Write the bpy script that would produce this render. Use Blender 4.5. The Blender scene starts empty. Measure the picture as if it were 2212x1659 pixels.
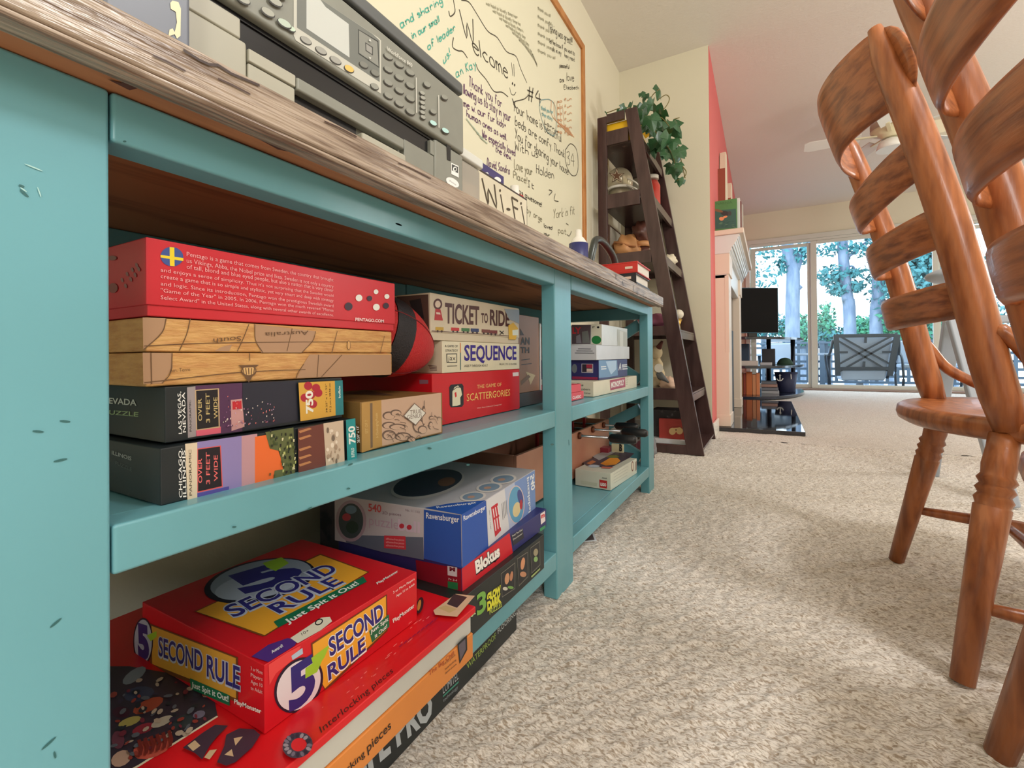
import bpy, bmesh, math, random
import numpy as np
from mathutils import Vector, Matrix
random.seed(7); RNG = np.random.default_rng(7)
SC = bpy.context.scene; COL = SC.collection
# ------------------------------------------------------------------ camera (fitted to the photograph)
F, YAW, PIT, ROL, CY, H = 999.7645, .5089, .0053, -.0084, 765.2578, .58
_r = np.array([math.cos(YAW), math.sin(YAW), 0]); _f = np.array([-math.sin(YAW), math.cos(YAW), 0]); _u = np.array([0, 0, 1.])
_u1 = _u*math.cos(PIT)-_f*math.sin(PIT); FW = _f*math.cos(PIT)+_u*math.sin(PIT)
RT = _r*math.cos(ROL)+_u1*math.sin(ROL); UP = _u1*math.cos(ROL)-_r*math.sin(ROL)
EYE = np.array([0, 0, H])
cd = bpy.data.cameras.new('camera'); cam = bpy.data.objects.new('camera', cd); COL.objects.link(cam)
m = Matrix(((RT[0], UP[0], -FW[0], 0), (RT[1], UP[1], -FW[1], 0), (RT[2], UP[2], -FW[2], H), (0, 0, 0, 1)))
cam.matrix_world = m
cd.sensor_fit = 'HORIZONTAL'; cd.sensor_width = 36; cd.lens = F/2212*36
cd.shift_y = -(829.5-CY)/2212; cd.clip_start = .02; cd.clip_end = 200
SC.camera = cam
# ------------------------------------------------------------------ sky, lamp and fill lights, exposure
SC.view_settings.view_transform = 'Standard'; SC.view_settings.look = 'None'
SC.view_settings.gamma = 1; SC.view_settings.use_curve_mapping = False
SC.view_settings.exposure = 0.45
w = bpy.data.worlds.new('sky'); SC.world = w; w.use_nodes = True
bg = w.node_tree.nodes['Background']; bg.inputs[0].default_value = (.72, .86, 1, 1); bg.inputs[1].default_value = 2.9
def lamp(name, loc, size, power, col, rot=(0, 0, 0), kind='AREA'):
    d = bpy.data.lights.new(name, kind); d.energy = power; d.color = col
    if kind == 'AREA': d.shape = 'RECTANGLE'; d.size, d.size_y = size
    else: d.shadow_soft_size = size[0]
    o = bpy.data.objects.new(name, d); COL.objects.link(o); o.location = loc; o.rotation_euler = rot
    return o
WARM = (1, .86, .68)
lamp('pendant_lamp_dining', (1.25, .7, 2.25), (.2, 0), 60, (1, .99, .98), kind='POINT')
lamp('fill_light_behind', (1.3, -1.7, 1.6), (.3, 0), 58, (1, .99, .98), kind='POINT')  # unseen fill added behind the camera to lift the console fronts and ceiling
lamp('fill_light_living', (3.0, 3.4, 1.7), (.25, 0), 62, (1, .975, .95), kind='POINT')  # extra fill light for the ceiling, no known lamp stands here
lamp('fill_light_corner', (3.6, 6.6, 1.6), (.25, 0), 25, (1, .99, .98), kind='POINT')  # out-of-view fill, added to brighten the far ceiling
# ------------------------------------------------------------------ helpers
def P(px, py, x=None, y=None, z=None, n=None):
    """a pixel of the 2212x1659 photograph cast onto a real plane of the room"""
    q = FW+RT*(px-1106)/F-UP*(py-CY)/F
    if x is not None: t = x/q[0]
    elif y is not None: t = y/q[1]
    elif z is not None: t = (z-H)/q[2]
    else: t = (np.dot(n[0], n[1])-np.dot(n[1], EYE))/np.dot(n[1], q)
    return EYE+q*t
def lin(c):
    c = c/255; return c/12.92 if c <= .04045 else ((c+.055)/1.055)**2.4
MATS = {}
def mat(name, rgb, rough=.6, metal=0, noise=0, nscale=20, stretch=(1, 1, 1), bump=0, bscale=60, rgb2=None, emit=0, spec=.5, coat=0, trans=0, detail=4, thr=(.35, .65)):
    if name in MATS: return MATS[name]
    mt = bpy.data.materials.new(name); mt.use_nodes = True; nt = mt.node_tree; b = nt.nodes['Principled BSDF']
    c = tuple(lin(v) for v in rgb)+(1,); mt.diffuse_color = c
    b.inputs['Base Color'].default_value = c; b.inputs['Roughness'].default_value = rough; b.inputs['Metallic'].default_value = metal
    b.inputs['Specular IOR Level'].default_value = spec; b.inputs['Coat Weight'].default_value = coat
    if trans: b.inputs['Transmission Weight'].default_value = trans
    if emit: b.inputs['Emission Color'].default_value = c; b.inputs['Emission Strength'].default_value = emit
    if rgb2 or noise or bump:
        tc = nt.nodes.new('ShaderNodeTexCoord'); mp = nt.nodes.new('ShaderNodeMapping'); mp.inputs['Scale'].default_value = stretch
        nt.links.new(tc.outputs['Object'], mp.inputs['Vector'])
    if rgb2 or noise:
        c2 = tuple(lin(v) for v in rgb2)+(1,) if rgb2 else tuple(v*(1-noise) for v in c[:3])+(1,)
        nz = nt.nodes.new('ShaderNodeTexNoise'); nz.inputs['Scale'].default_value = nscale; nz.inputs['Detail'].default_value = detail
        nt.links.new(mp.outputs[0], nz.inputs['Vector'])
        cr = nt.nodes.new('ShaderNodeValToRGB'); cr.color_ramp.elements[0].position, cr.color_ramp.elements[1].position = thr
        cr.color_ramp.elements[0].color = c2; cr.color_ramp.elements[1].color = c
        nt.links.new(nz.outputs['Fac'], cr.inputs[0]); nt.links.new(cr.outputs[0], b.inputs['Base Color'])
    if bump:
        nb = nt.nodes.new('ShaderNodeTexNoise'); nb.inputs['Scale'].default_value = bscale; nb.inputs['Detail'].default_value = 3
        nt.links.new(mp.outputs[0], nb.inputs['Vector'])
        bp = nt.nodes.new('ShaderNodeBump'); bp.inputs['Strength'].default_value = bump; bp.inputs['Distance'].default_value = .004
        nt.links.new(nb.outputs['Fac'], bp.inputs['Height']); nt.links.new(bp.outputs[0], b.inputs['Normal'])
    MATS[name] = mt; return mt
def ink(rgb, rough=.45):
    return mat('print_%02x%02x%02x' % rgb, rgb, rough)
def tagp(o, label=None, cat=None, group=None, kind=None):
    if label: o['label'] = label
    if cat: o['category'] = cat
    if group: o['group'] = group
    if kind: o['kind'] = kind
    return o
def thing(name, label, cat, loc=(0, 0, 0), group=None, rz=0):
    o = bpy.data.objects.new(name, None); COL.objects.link(o); o.location = loc; o.rotation_euler = (0, 0, rz); o.empty_display_size = .05
    return tagp(o, label, cat, group)
def wm(o):  # world matrix from the transforms, without waiting for the depsgraph
    mm = o.matrix_basis.copy()
    return wm(o.parent) @ mm if o.parent else mm
class MB:
    """collects shapes in world coordinates and links them as one mesh object"""
    def __init__(s): s.v = []; s.f = []; s.m = []; s.mats = []; s.sm = []
    def mi(s, mt):
        if mt not in s.mats: s.mats.append(mt)
        return s.mats.index(mt)
    def add(s, vs, fs, mt, smooth=False):
        k = len(s.v); i = s.mi(mt)
        s.v += [tuple(map(float, v)) for v in vs]
        for f in fs: s.f.append(tuple(k+j for j in f)); s.m.append(i); s.sm.append(smooth)
        return s
    def box(s, x0, x1, y0, y1, z0, z1, mt, M=None):
        vs = [Vector((x, y, z)) for x in (x0, x1) for y in (y0, y1) for z in (z0, z1)]
        if M: vs = [M @ v for v in vs]
        return s.add(vs, [(0, 1, 3, 2), (4, 6, 7, 5), (0, 4, 5, 1), (2, 3, 7, 6), (0, 2, 6, 4), (1, 5, 7, 3)], mt)
    def bar(s, a, b, w, t, mt, up=(0, 0, 1)):
        """a bar from a to b, w wide (along up) and t thick"""
        a, b = Vector(a), Vector(b); d = (b-a).normalized(); sd = d.cross(Vector(up)).normalized(); u = sd.cross(d)
        vs = [p+sd*i*t/2+u*j*w/2 for p in (a, b) for i, j in ((-1, -1), (1, -1), (1, 1), (-1, 1))]
        return s.add(vs, [(0, 3, 2, 1), (4, 5, 6, 7), (0, 1, 5, 4), (1, 2, 6, 5), (2, 3, 7, 6), (3, 0, 4, 7)], mt)
    def prism(s, pts, off, mt, smooth=False):
        """closed outline pts (3D) pushed along off"""
        n = len(pts); off = Vector(off); a = [Vector(p) for p in pts]; b = [p+off for p in a]
        return s.add(a+b, [tuple(range(n))[::-1], tuple(range(n, 2*n))]+[(i, (i+1) % n, n+(i+1) % n, n+i) for i in range(n)], mt, smooth)
    def tube(s, path, rad, mt, seg=12, flat=1.0, smooth=True):
        path = [Vector(p) for p in path]; n = len(path)
        rr = rad if hasattr(rad, '__len__') else [rad]*n
        up = Vector((0, 0, 1)); vs = []
        if abs((path[-1]-path[0]).normalized().z) > .8: up = Vector((0, 1, 0))
        for i, p in enumerate(path):
            d = (path[min(i+1, n-1)]-path[max(i-1, 0)]).normalized(); sd = d.cross(up).normalized(); u = sd.cross(d)
            for k in range(seg):
                a = 2*math.pi*k/seg; vs.append(p+sd*math.cos(a)*rr[i]+u*math.sin(a)*rr[i]*flat)
        fs = [(i*seg+k, i*seg+(k+1) % seg, (i+1)*seg+(k+1) % seg, (i+1)*seg+k) for i in range(n-1) for k in range(seg)]
        s.add(vs, fs, mt, smooth); k0 = len(s.v)-n*seg; i = s.mi(mt)
        s.f.append(tuple(k0+k for k in range(seg))[::-1]); s.m.append(i); s.sm.append(False)
        s.f.append(tuple(k0+(n-1)*seg+k for k in range(seg))); s.m.append(i); s.sm.append(False)
        return s
    def lathe(s, a, b, prof, mt, seg=16):
        """profile [(t 0..1 from a to b, radius)]"""
        a, b = Vector(a), Vector(b)
        return s.tube([a.lerp(b, t) for t, r in prof], [r for t, r in prof], mt, seg)
    def ball(s, c, r, mt, R=None, seg=20, ring=12, fn=None):
        c = Vector(c); vs = []; r = Vector(r) if hasattr(r, '__len__') else Vector((r, r, r))
        for i in range(ring+1):
            th = math.pi*i/ring
            for k in range(seg):
                a = 2*math.pi*k/seg; d = Vector((math.sin(th)*math.cos(a), math.sin(th)*math.sin(a), math.cos(th)))
                q = Vector((d.x*r.x, d.y*r.y, d.z*r.z))
                if fn: q = fn(q, d)
                if R: q = R @ q
                vs.append(c+q)
        return s.add(vs, [(i*seg+k, (i+1)*seg+k, (i+1)*seg+(k+1) % seg, i*seg+(k+1) % seg) for i in range(ring) for k in range(seg)], mt, True)
    def build(s, name, parent=None, bevel=0, seg=2, label=None, cat=None, group=None, kind=None, loc=None):
        me = bpy.data.meshes.new(name)
        o = bpy.data.objects.new(name, me); COL.objects.link(o)
        if parent is not None: o.parent = parent
        if loc is not None: o.location = loc
        inv = wm(o).inverted()
        me.from_pydata([inv @ Vector(v) for v in s.v], [], s.f)
        for mt in s.mats: me.materials.append(mt)
        me.polygons.foreach_set('material_index', s.m); me.polygons.foreach_set('use_smooth', s.sm); me.update()
        if bevel:
            b = o.modifiers.new('bevel', 'BEVEL'); b.width = bevel; b.segments = seg; b.limit_method = 'ANGLE'; b.angle_limit = .7
            me.polygons.foreach_set('use_smooth', [True]*len(s.f)); b.harden_normals = True
        return tagp(o, label, cat, group, kind)
def solid(name, label, cat, fn, group=None, bevel=0):
    b = MB(); fn(b); c = np.array(b.v); lo = c.min(0); hi = c.max(0)
    return b.build(name, None, bevel, label=label, cat=cat, group=group, loc=((lo[0]+hi[0])/2, (lo[1]+hi[1])/2, lo[2]))
def struct(name, fn, bevel=0, parent=None):
    b = MB(); fn(b); return b.build(name, parent, bevel, kind=None if parent else 'structure')
def catmull(pts, k=4):
    pts = [np.array(p, float) for p in pts]
    if len(pts) < 3: return pts
    out = []; e = [2*pts[0]-pts[1]]+pts+[2*pts[-1]-pts[-2]]
    for i in range(1, len(e)-2):
        a, b, c, d = e[i-1:i+3]
        for j in range(k):
            t = j/k; out.append(.5*((2*b)+(c-a)*t+(2*a-5*b+4*c-d)*t*t+(3*b-a-3*c+d)*t**3))
    out.append(pts[-1]); return out
_tc = {}
def text_mesh(st, bold=0):
    k = (st, bold)
    if k in _tc: return _tc[k]
    cu = bpy.data.curves.new('t', 'FONT'); cu.body = st; cu.resolution_u = 2 if len(st) > 6 else 4; cu.offset = bold; cu.fill_mode = 'FRONT'
    o = bpy.data.objects.new('t', cu); COL.objects.link(o); dg = bpy.context.evaluated_depsgraph_get()
    me = bpy.data.meshes.new_from_object(o.evaluated_get(dg))
    v = np.array([q.co[:] for q in me.vertices]) if len(me.vertices) else np.zeros((1, 3)); f = [tuple(p.vertices) for p in me.polygons]
    bpy.data.objects.remove(o); bpy.data.curves.remove(cu); bpy.data.meshes.remove(me)
    v[:, 0] -= v[:, 0].min(); v[:, 0] /= max(v[:, 0].max(), 1e-6); v[:, 1] /= max(v[:, 1].max(), 1e-6)
    _tc[k] = (v, f); return v, f
GL = {'a': '44 25 04 01 10 30 42|45 41 50', 'b': '09 00|03 25 43 41 20 00', 'c': '44 25 03 02 20 41', 'd': '49 40|43 25 03 01 20 42', 'e': '03 43 44 25 04 02 10 30 41', 'f': '48 29 17 10|05 35', 'g': '44 25 03 11 31 43|45 4a 2b 0a', 'h': '09 00|03 24 43 40', 'i': '05 00|07 08', 'j': '25 2a 0b|27 28', 'k': '09 00|35 02 30', 'l': '09 00', 'm': '05 00|03 15 23 20|23 45 53 50', 'n': '05 00|03 25 43 40', 'o': '25 04 01 20 41 44 25', 'p': '05 0b|04 25 43 41 20 01', 'q': '44 25 03 11 31 43|45 4b', 'r': '05 00|03 25 44', 's': '34 15 04 13 32 31 10 00', 't': '18 11 20 30|05 35', 'u': '05 01 20 41|45 40', 'v': '05 20 45', 'w': '05 10 23 40 55', 'x': '05 40|45 00', 'y': '05 22|45 1b', 'z': '05 45 00 40', 'T': '29 20|09 49', 'W': '09 10 26 40 59', 'Y': '09 25|49 10', 'H': '09 00|49 40|05 45', 'L': '09 00 40', 'P': '00 09 39 47 45 04', 'I': '09 29|19 10|00 20', 'D': '09 00 30 43 46 28 09', 'S': '48 29 07 15 33 31 10 00', 'F': '09 00|09 39|05 25', 'K': '09 00|49 05 40', 'E': '49 09 00 40|05 35', 'A': '00 29 40|13 33', '3': '08 29 37 15|15 34 31 10 01', '4': '29 04 44|38 30', '#': '10 29|30 49|03 43|06 46', '!': '09 03|00 01', '+': '22 26|04 44', ',': '01 0a', '.': '00 01', "'": '09 07', '-': '03 23', ':': '01 02|04 05', ' ': ''}
YD = {'a': -2, 'b': -4}
def hand_lines(st):
    x = 0; out = []
    for ch in st:
        g = GL.get(ch, ''); wd = 0
        for pl in g.split('|'):
            pts = [(int(q[0]), YD.get(q[1], int(q[1]) if q[1].isdigit() else 0)) for q in pl.split()]
            if pts:
                wd = max(wd, max(p[0] for p in pts))
                out.append([(x+p[0]*.8+random.uniform(-.25, .25), p[1]+random.uniform(-.3, .3)) for p in pts])
        x += wd*.8+(1.6 if ch != ' ' else 3)
    return out, max(x-1.6, 1)
class Print:
    """flat print lying on one face: polygons, lettering and strokes, read off the photograph"""
    def __init__(s, zoom=(0, 0, 1), off=.0004, **plane): s.b = MB(); s.z = zoom; s.pl = plane; s.off = off; s.k = 0
    def pt(s, p, raw=False):
        px, py = (p if raw else (s.z[0]+p[0]/s.z[2], s.z[1]+p[1]/s.z[2]))
        q = P(px, py, **s.pl); pl = s.pl; n = np.zeros(3)
        if 'n' in pl: n = np.array(pl['n'][1], float); n /= np.linalg.norm(n)
        else: n['xyz'.index(next(iter(pl)))] = 1
        if np.dot(n, EYE-q) < 0: n = -n
        return q+n*(s.off+s.k*.00003)
    def poly(s, pts, c):
        s.k += 1; s.b.add([s.pt(p) for p in pts], [tuple(range(len(pts)))], c if not isinstance(c, tuple) else ink(c)); return s
    def disc(s, c, rx, ry, col, rot=0, n=28):
        a = math.radians(rot); pts = []
        for i in range(n):
            t = 2*math.pi*i/n; u, v = rx*math.cos(t), ry*math.sin(t); pts.append((c[0]+u*math.cos(a)-v*math.sin(a), c[1]+u*math.sin(a)+v*math.cos(a)))
        return s.poly(pts, col)
    def text(s, st, bl, br, tl, c, bold=0.0):
        s.k += 1; v, f = text_mesh(st, bold); a, b, t = s.pt(bl), s.pt(br), s.pt(tl)
        s.b.add([a+(b-a)*q[0]+(t-a)*q[1] for q in v], f, ink(c)); return s
    def line(s, pts, wd, c, smooth=False):
        s.k += 1; q = [s.pt(p) for p in pts]
        if smooth: q = catmull(q, 4)
        s.ribbon(q, wd, c); return s
    def ribbon(s, q, wd, c):
        n = np.cross(q[-1]-q[0]+1e-6, EYE-q[0]); pl = s.pl; nn = np.zeros(3)
        if 'n' in pl: nn = np.array(pl['n'][1], float)
        else: nn['xyz'.index(next(iter(pl)))] = 1
        vs = []; N = len(q)
        for i in range(N):
            d = q[min(i+1, N-1)]-q[max(i-1, 0)]; sd = np.cross(d, nn); L = np.linalg.norm(sd)
            sd = sd/L*wd/2 if L > 1e-9 else np.zeros(3); vs += [q[i]-sd, q[i]+sd]
        s.b.add(vs, [(2*i, 2*i+1, 2*i+3, 2*i+2) for i in range(N-1)], ink(c))
    def hand(s, st, bl, br, tl, c, wd=.004):
        s.k += 1; ls, W = hand_lines(st); a, b, t = s.pt(bl), s.pt(br), s.pt(tl)
        for l in ls:
            q = [a+(b-a)*x/W+(t-a)*y/9 for x, y in l]
            if len(q) > 2: q = catmull(q, 3)
            s.ribbon(q, wd, c)
        return s
    def build(s, parent, name='lettering', **k): return s.b.build(name, parent, **k)
def clone(o, loc=None, label=None, rz=None, parent=None):
    c = o.copy(); COL.objects.link(c)
    if parent is not None: c.parent = parent
    for ch in list(o.children): clone(ch, parent=c)
    if loc is not None: c.location = loc
    if rz is not None: c.rotation_euler.z = rz
    if label: c['label'] = label
    return c
# ------------------------------------------------------------------ materials
TEAL = mat('teal_paint', (110, 172, 184), .3, rgb2=(92, 156, 168), nscale=3, stretch=(1, 1, .35), bump=.12, bscale=30, thr=(.3, .6))
CREAM = mat('cream_wall_paint', (222, 215, 192), .75, bump=.08, bscale=180)
CEIL = mat('ceiling_texture_paint', (226, 219, 208), .85, bump=.5, bscale=60)
CORAL = mat('coral_wall_paint', (214, 106, 104), .7, bump=.08, bscale=180)
WHITE = mat('white_trim_paint', (232, 228, 218), .35)
TRIMG = mat('door_frame_vinyl', (205, 205, 195), .4)
OAKC = mat('honey_oak', (172, 104, 60), .34, rgb2=(128, 70, 38), nscale=10, stretch=(6, 6, .8), detail=6, bump=.08, bscale=40, coat=.1, thr=(.32, .6))
OAKS = mat('honey_oak_slat', (172, 102, 58), .34, rgb2=(120, 64, 34), nscale=10, stretch=(5, .7, 9), bump=.1, bscale=40, coat=.1, thr=(.34, .58), detail=6)
OAKF = mat('light_oak_frame', (196, 134, 74), .4, rgb2=(170, 106, 52), nscale=14, stretch=(4, 1, .6))
ESP = mat('espresso_wood', (78, 56, 54), .24, rgb2=(58, 38, 38), nscale=8, stretch=(3, 3, .5))
BLACK = mat('black_plastic', (24, 25, 28), .35)
DGREY = mat('dark_grey_plastic', (70, 74, 76), .45)
# ------------------------------------------------------------------ room shell
def carpet_material():
    mt = bpy.data.materials.new('beige_carpet'); mt.use_nodes = True; nt = mt.node_tree; b = nt.nodes['Principled BSDF']; N = nt.nodes.new; L = nt.links.new
    b.inputs['Roughness'].default_value = .95; b.inputs['Specular IOR Level'].default_value = .15; b.inputs['Sheen Weight'].default_value = .3
    tc = N('ShaderNodeTexCoord'); mp = N('ShaderNodeMapping'); mp.inputs['Rotation'].default_value = (0, 0, .5); mp.inputs['Scale'].default_value = (1, 1.9, 1)
    L(tc.outputs['Object'], mp.inputs['Vector'])
    nz = N('ShaderNodeTexNoise'); nz.inputs['Scale'].default_value = 120; nz.inputs['Detail'].default_value = 3; nz.inputs['Distortion'].default_value = .8
    L(mp.outputs[0], nz.inputs['Vector'])
    cr = N('ShaderNodeValToRGB'); e = cr.color_ramp.elements; e[0].position = .36; e[1].position = .56
    e[0].color = tuple(lin(v) for v in (172, 156, 138))+(1,); e[1].color = tuple(lin(v) for v in (240, 233, 224))+(1,)
    L(nz.outputs['Fac'], cr.inputs[0])
    n2 = N('ShaderNodeTexNoise'); n2.inputs['Scale'].default_value = 1.3; L(tc.outputs['Object'], n2.inputs['Vector'])
    mx = N('ShaderNodeMix'); mx.data_type = 'RGBA'; mx.blend_type = 'MULTIPLY'; mx.inputs[0].default_value = .25
    L(cr.outputs[0], mx.inputs[6]); L(n2.outputs['Color'], mx.inputs[7]); cr2 = N('ShaderNodeValToRGB'); cr2.color_ramp.elements[0].color = (.75, .74, .72, 1); L(n2.outputs['Fac'], cr2.inputs[0]); L(cr2.outputs[0], mx.inputs[7]); L(mx.outputs[2], b.inputs['Base Color'])
    bp = N('ShaderNodeBump'); bp.inputs['Strength'].default_value = .7; bp.inputs['Distance'].default_value = .006; L(nz.outputs['Fac'], bp.inputs['Height']); L(bp.outputs[0], b.inputs['Normal'])
    return mt
CARPET = carpet_material()
def pile_floor():
    # the floor is flat far away; near the camera the pile is real relief, hummocks of tufts a few millimetres high
    b = MB(); b.box(-1.1, 4.6, -3, 9.0, -.1, -.004, CARPET)
    o = b.build('floor', kind='structure')
    def patch(x0, x1, y0, y1, st, amp):
        nx, ny = int((x1-x0)/st), int((y1-y0)/st)
        X, Y = np.meshgrid(np.linspace(x0, x1, nx), np.linspace(y0, y1, ny))
        rs = np.random.default_rng(3); Z = np.zeros_like(X)
        def smooth(a, k):
            for ax in (0, 1):
                for _ in range(k): a = (np.roll(a, 1, ax)+a*2+np.roll(a, -1, ax))/4
            return a
        g = rs.standard_normal(X.shape); a = smooth(g, 1); a = a+.8*np.roll(a, (1, 1), (0, 1))+.5*np.roll(a, (2, 2), (0, 1)); Z = a/a.std()
        h = smooth(rs.standard_normal(X.shape), 8); Z = Z*.75+h/h.std()*.4
        Z = -.001+amp*np.clip(Z, -2, 2)
        me = bpy.data.meshes.new('carpet_pile'); n = nx*ny
        me.vertices.add(n); me.vertices.foreach_set('co', np.stack([X, Y, Z], -1).reshape(-1).astype(np.float32))
        i = (np.arange(ny-1)[:, None]*nx+np.arange(nx-1)[None]).reshape(-1); q = np.stack([i, i+1, i+nx+1, i+nx], -1).reshape(-1)
        me.loops.add(len(q)); me.loops.foreach_set('vertex_index', q.astype(np.int32))
        me.polygons.add(len(i)); me.polygons.foreach_set('loop_start', (np.arange(len(i))*4).astype(np.int32)); me.polygons.foreach_set('loop_total', np.full(len(i), 4, np.int32))
        me.update(calc_edges=True); me.materials.append(CARPET); me.polygons.foreach_set('use_smooth', np.ones(len(i), bool))
        c = bpy.data.objects.new('carpet_pile', me); COL.objects.link(c); c.parent = o; c['kind'] = 'stuff'
    patch(-1.0, 1.3, .2, 3.53, .0052, .0022)
    patch(-.36, 3.6, 3.53, 8.85, .016, .0016)
    return o
floor = pile_floor()
struct('wall_left', lambda b: b.box(-1.1, -1.0, -3, 3.6, -.05, 2.85, CREAM))
struct('wall_return', lambda b: b.box(-1.1, -.362, 3.535, 3.62, -.05, 2.85, CREAM))
struct('wall_fireplace', lambda b: b.prism([(-.36, 3.545, -.05), (-.46, 8.95, -.05), (-.6, 8.95, -.05), (-.5, 3.6, -.05)], (0, 0, 3.1), CORAL))
struct('wall_far', lambda b: b.box(-.6, -.31, 8.93, 9.05, -.05, 3.1, CREAM).box(-.31, 3.42, 8.93, 9.05, 2.50, 3.1, CREAM).box(3.42, 4.6, 8.93, 9.05, -.05, 3.1, CREAM))
struct('wall_right', lambda b: b.box(4.5, 4.6, -3, 9.05, -.05, 3.1, CREAM))
struct('wall_behind', lambda b: b.box(-1.1, 4.6, -3.1, -3, -.05, 2.9, CREAM))
struct('ceiling', lambda b: b.prism([(-1.1, -3.1, 2.775), (-1.1, 3.6, 2.775), (-1.1, 9.05, 2.99), (-1.1, 9.05, 3.2), (-1.1, -3.1, 3.2)], (5.7, 0, 0), CEIL))
struct('trim_1', lambda b: b.box(1.35, 4.5, 6.0, 6.2, 2.74, 2.95, mat('cream_beam_paint', (240, 232, 205), .6)), bevel=.004)
struct('baseboard_left', lambda b: b.box(-1.0, -.985, -3, 3.535, 0, .09, WHITE), bevel=.003)
struct('baseboard_return', lambda b: b.box(-.985, -.345, 3.518, 3.535, 0, .10, WHITE).box(-.36, -.345, 3.535, 3.85, 0, .10, WHITE), bevel=.004)
GLASS = bpy.data.materials.new('window_glass'); GLASS.use_nodes = True
def _glass():
    nt = GLASS.node_tree; nt.nodes.clear(); N = nt.nodes.new
    o = N('ShaderNodeOutputMaterial'); mx = N('ShaderNodeMixShader'); t = N('ShaderNodeBsdfTransparent'); g = N('ShaderNodeBsdfGlossy'); g.inputs['Roughness'].default_value = .2
    t.inputs[0].default_value = (.93, .985, 1, 1); mx.inputs[0].default_value = .02
    nt.links.new(t.outputs[0], mx.inputs[1]); nt.links.new(g.outputs[0], mx.inputs[2]); nt.links.new(mx.outputs[0], o.inputs[0])
_glass()
def sliding_door():
    d = thing('door_1', None, None, (1.5, 8.9, 0)); d['kind'] = 'structure'
    def part(n, *bx, mt=TRIMG, bev=.004):
        b = MB()
        for q in bx: b.box(*q, mt)
        b.build(n, d, bev)
    part('casing', (-.36, 3.48, 8.885, 8.925, 2.455, 2.53)); part('casing', (-.36, -.29, 8.885, 8.925, 0, 2.455)); part('casing', (3.4, 3.48, 8.885, 8.925, 0, 2.455))
    part('head_track', (-.29, 3.4, 8.90, 8.99, 2.415, 2.455)); part('sill', (-.29, 3.4, 8.86, 8.99, 0, .03), mt=mat('aluminium_sill', (150, 128, 118), .4))
    for x0, x1, y, top in ((-.29, .60, 8.96, 2.40), (.585, 2.15, 8.915, 2.415), (2.10, 3.40, 8.96, 2.40)):
        part('stile', (x0, x0+.085, y, y+.04, .03, top)); part('stile', (x1-.06, x1, y, y+.04, .03, top))
        part('top_rail', (x0+.085, x1-.06, y, y+.04, top-.05, top)); part('bottom_rail', (x0+.085, x1-.06, y, y+.04, .03, .09))
        b = MB(); b.add([(x0+.08, y+.02, .085), (x1-.055, y+.02, .085), (x1-.055, y+.02, top-.045), (x0+.08, y+.02, top-.045)], [(0, 1, 2, 3)], GLASS); b.build('pane', d)
sliding_door()
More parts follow.
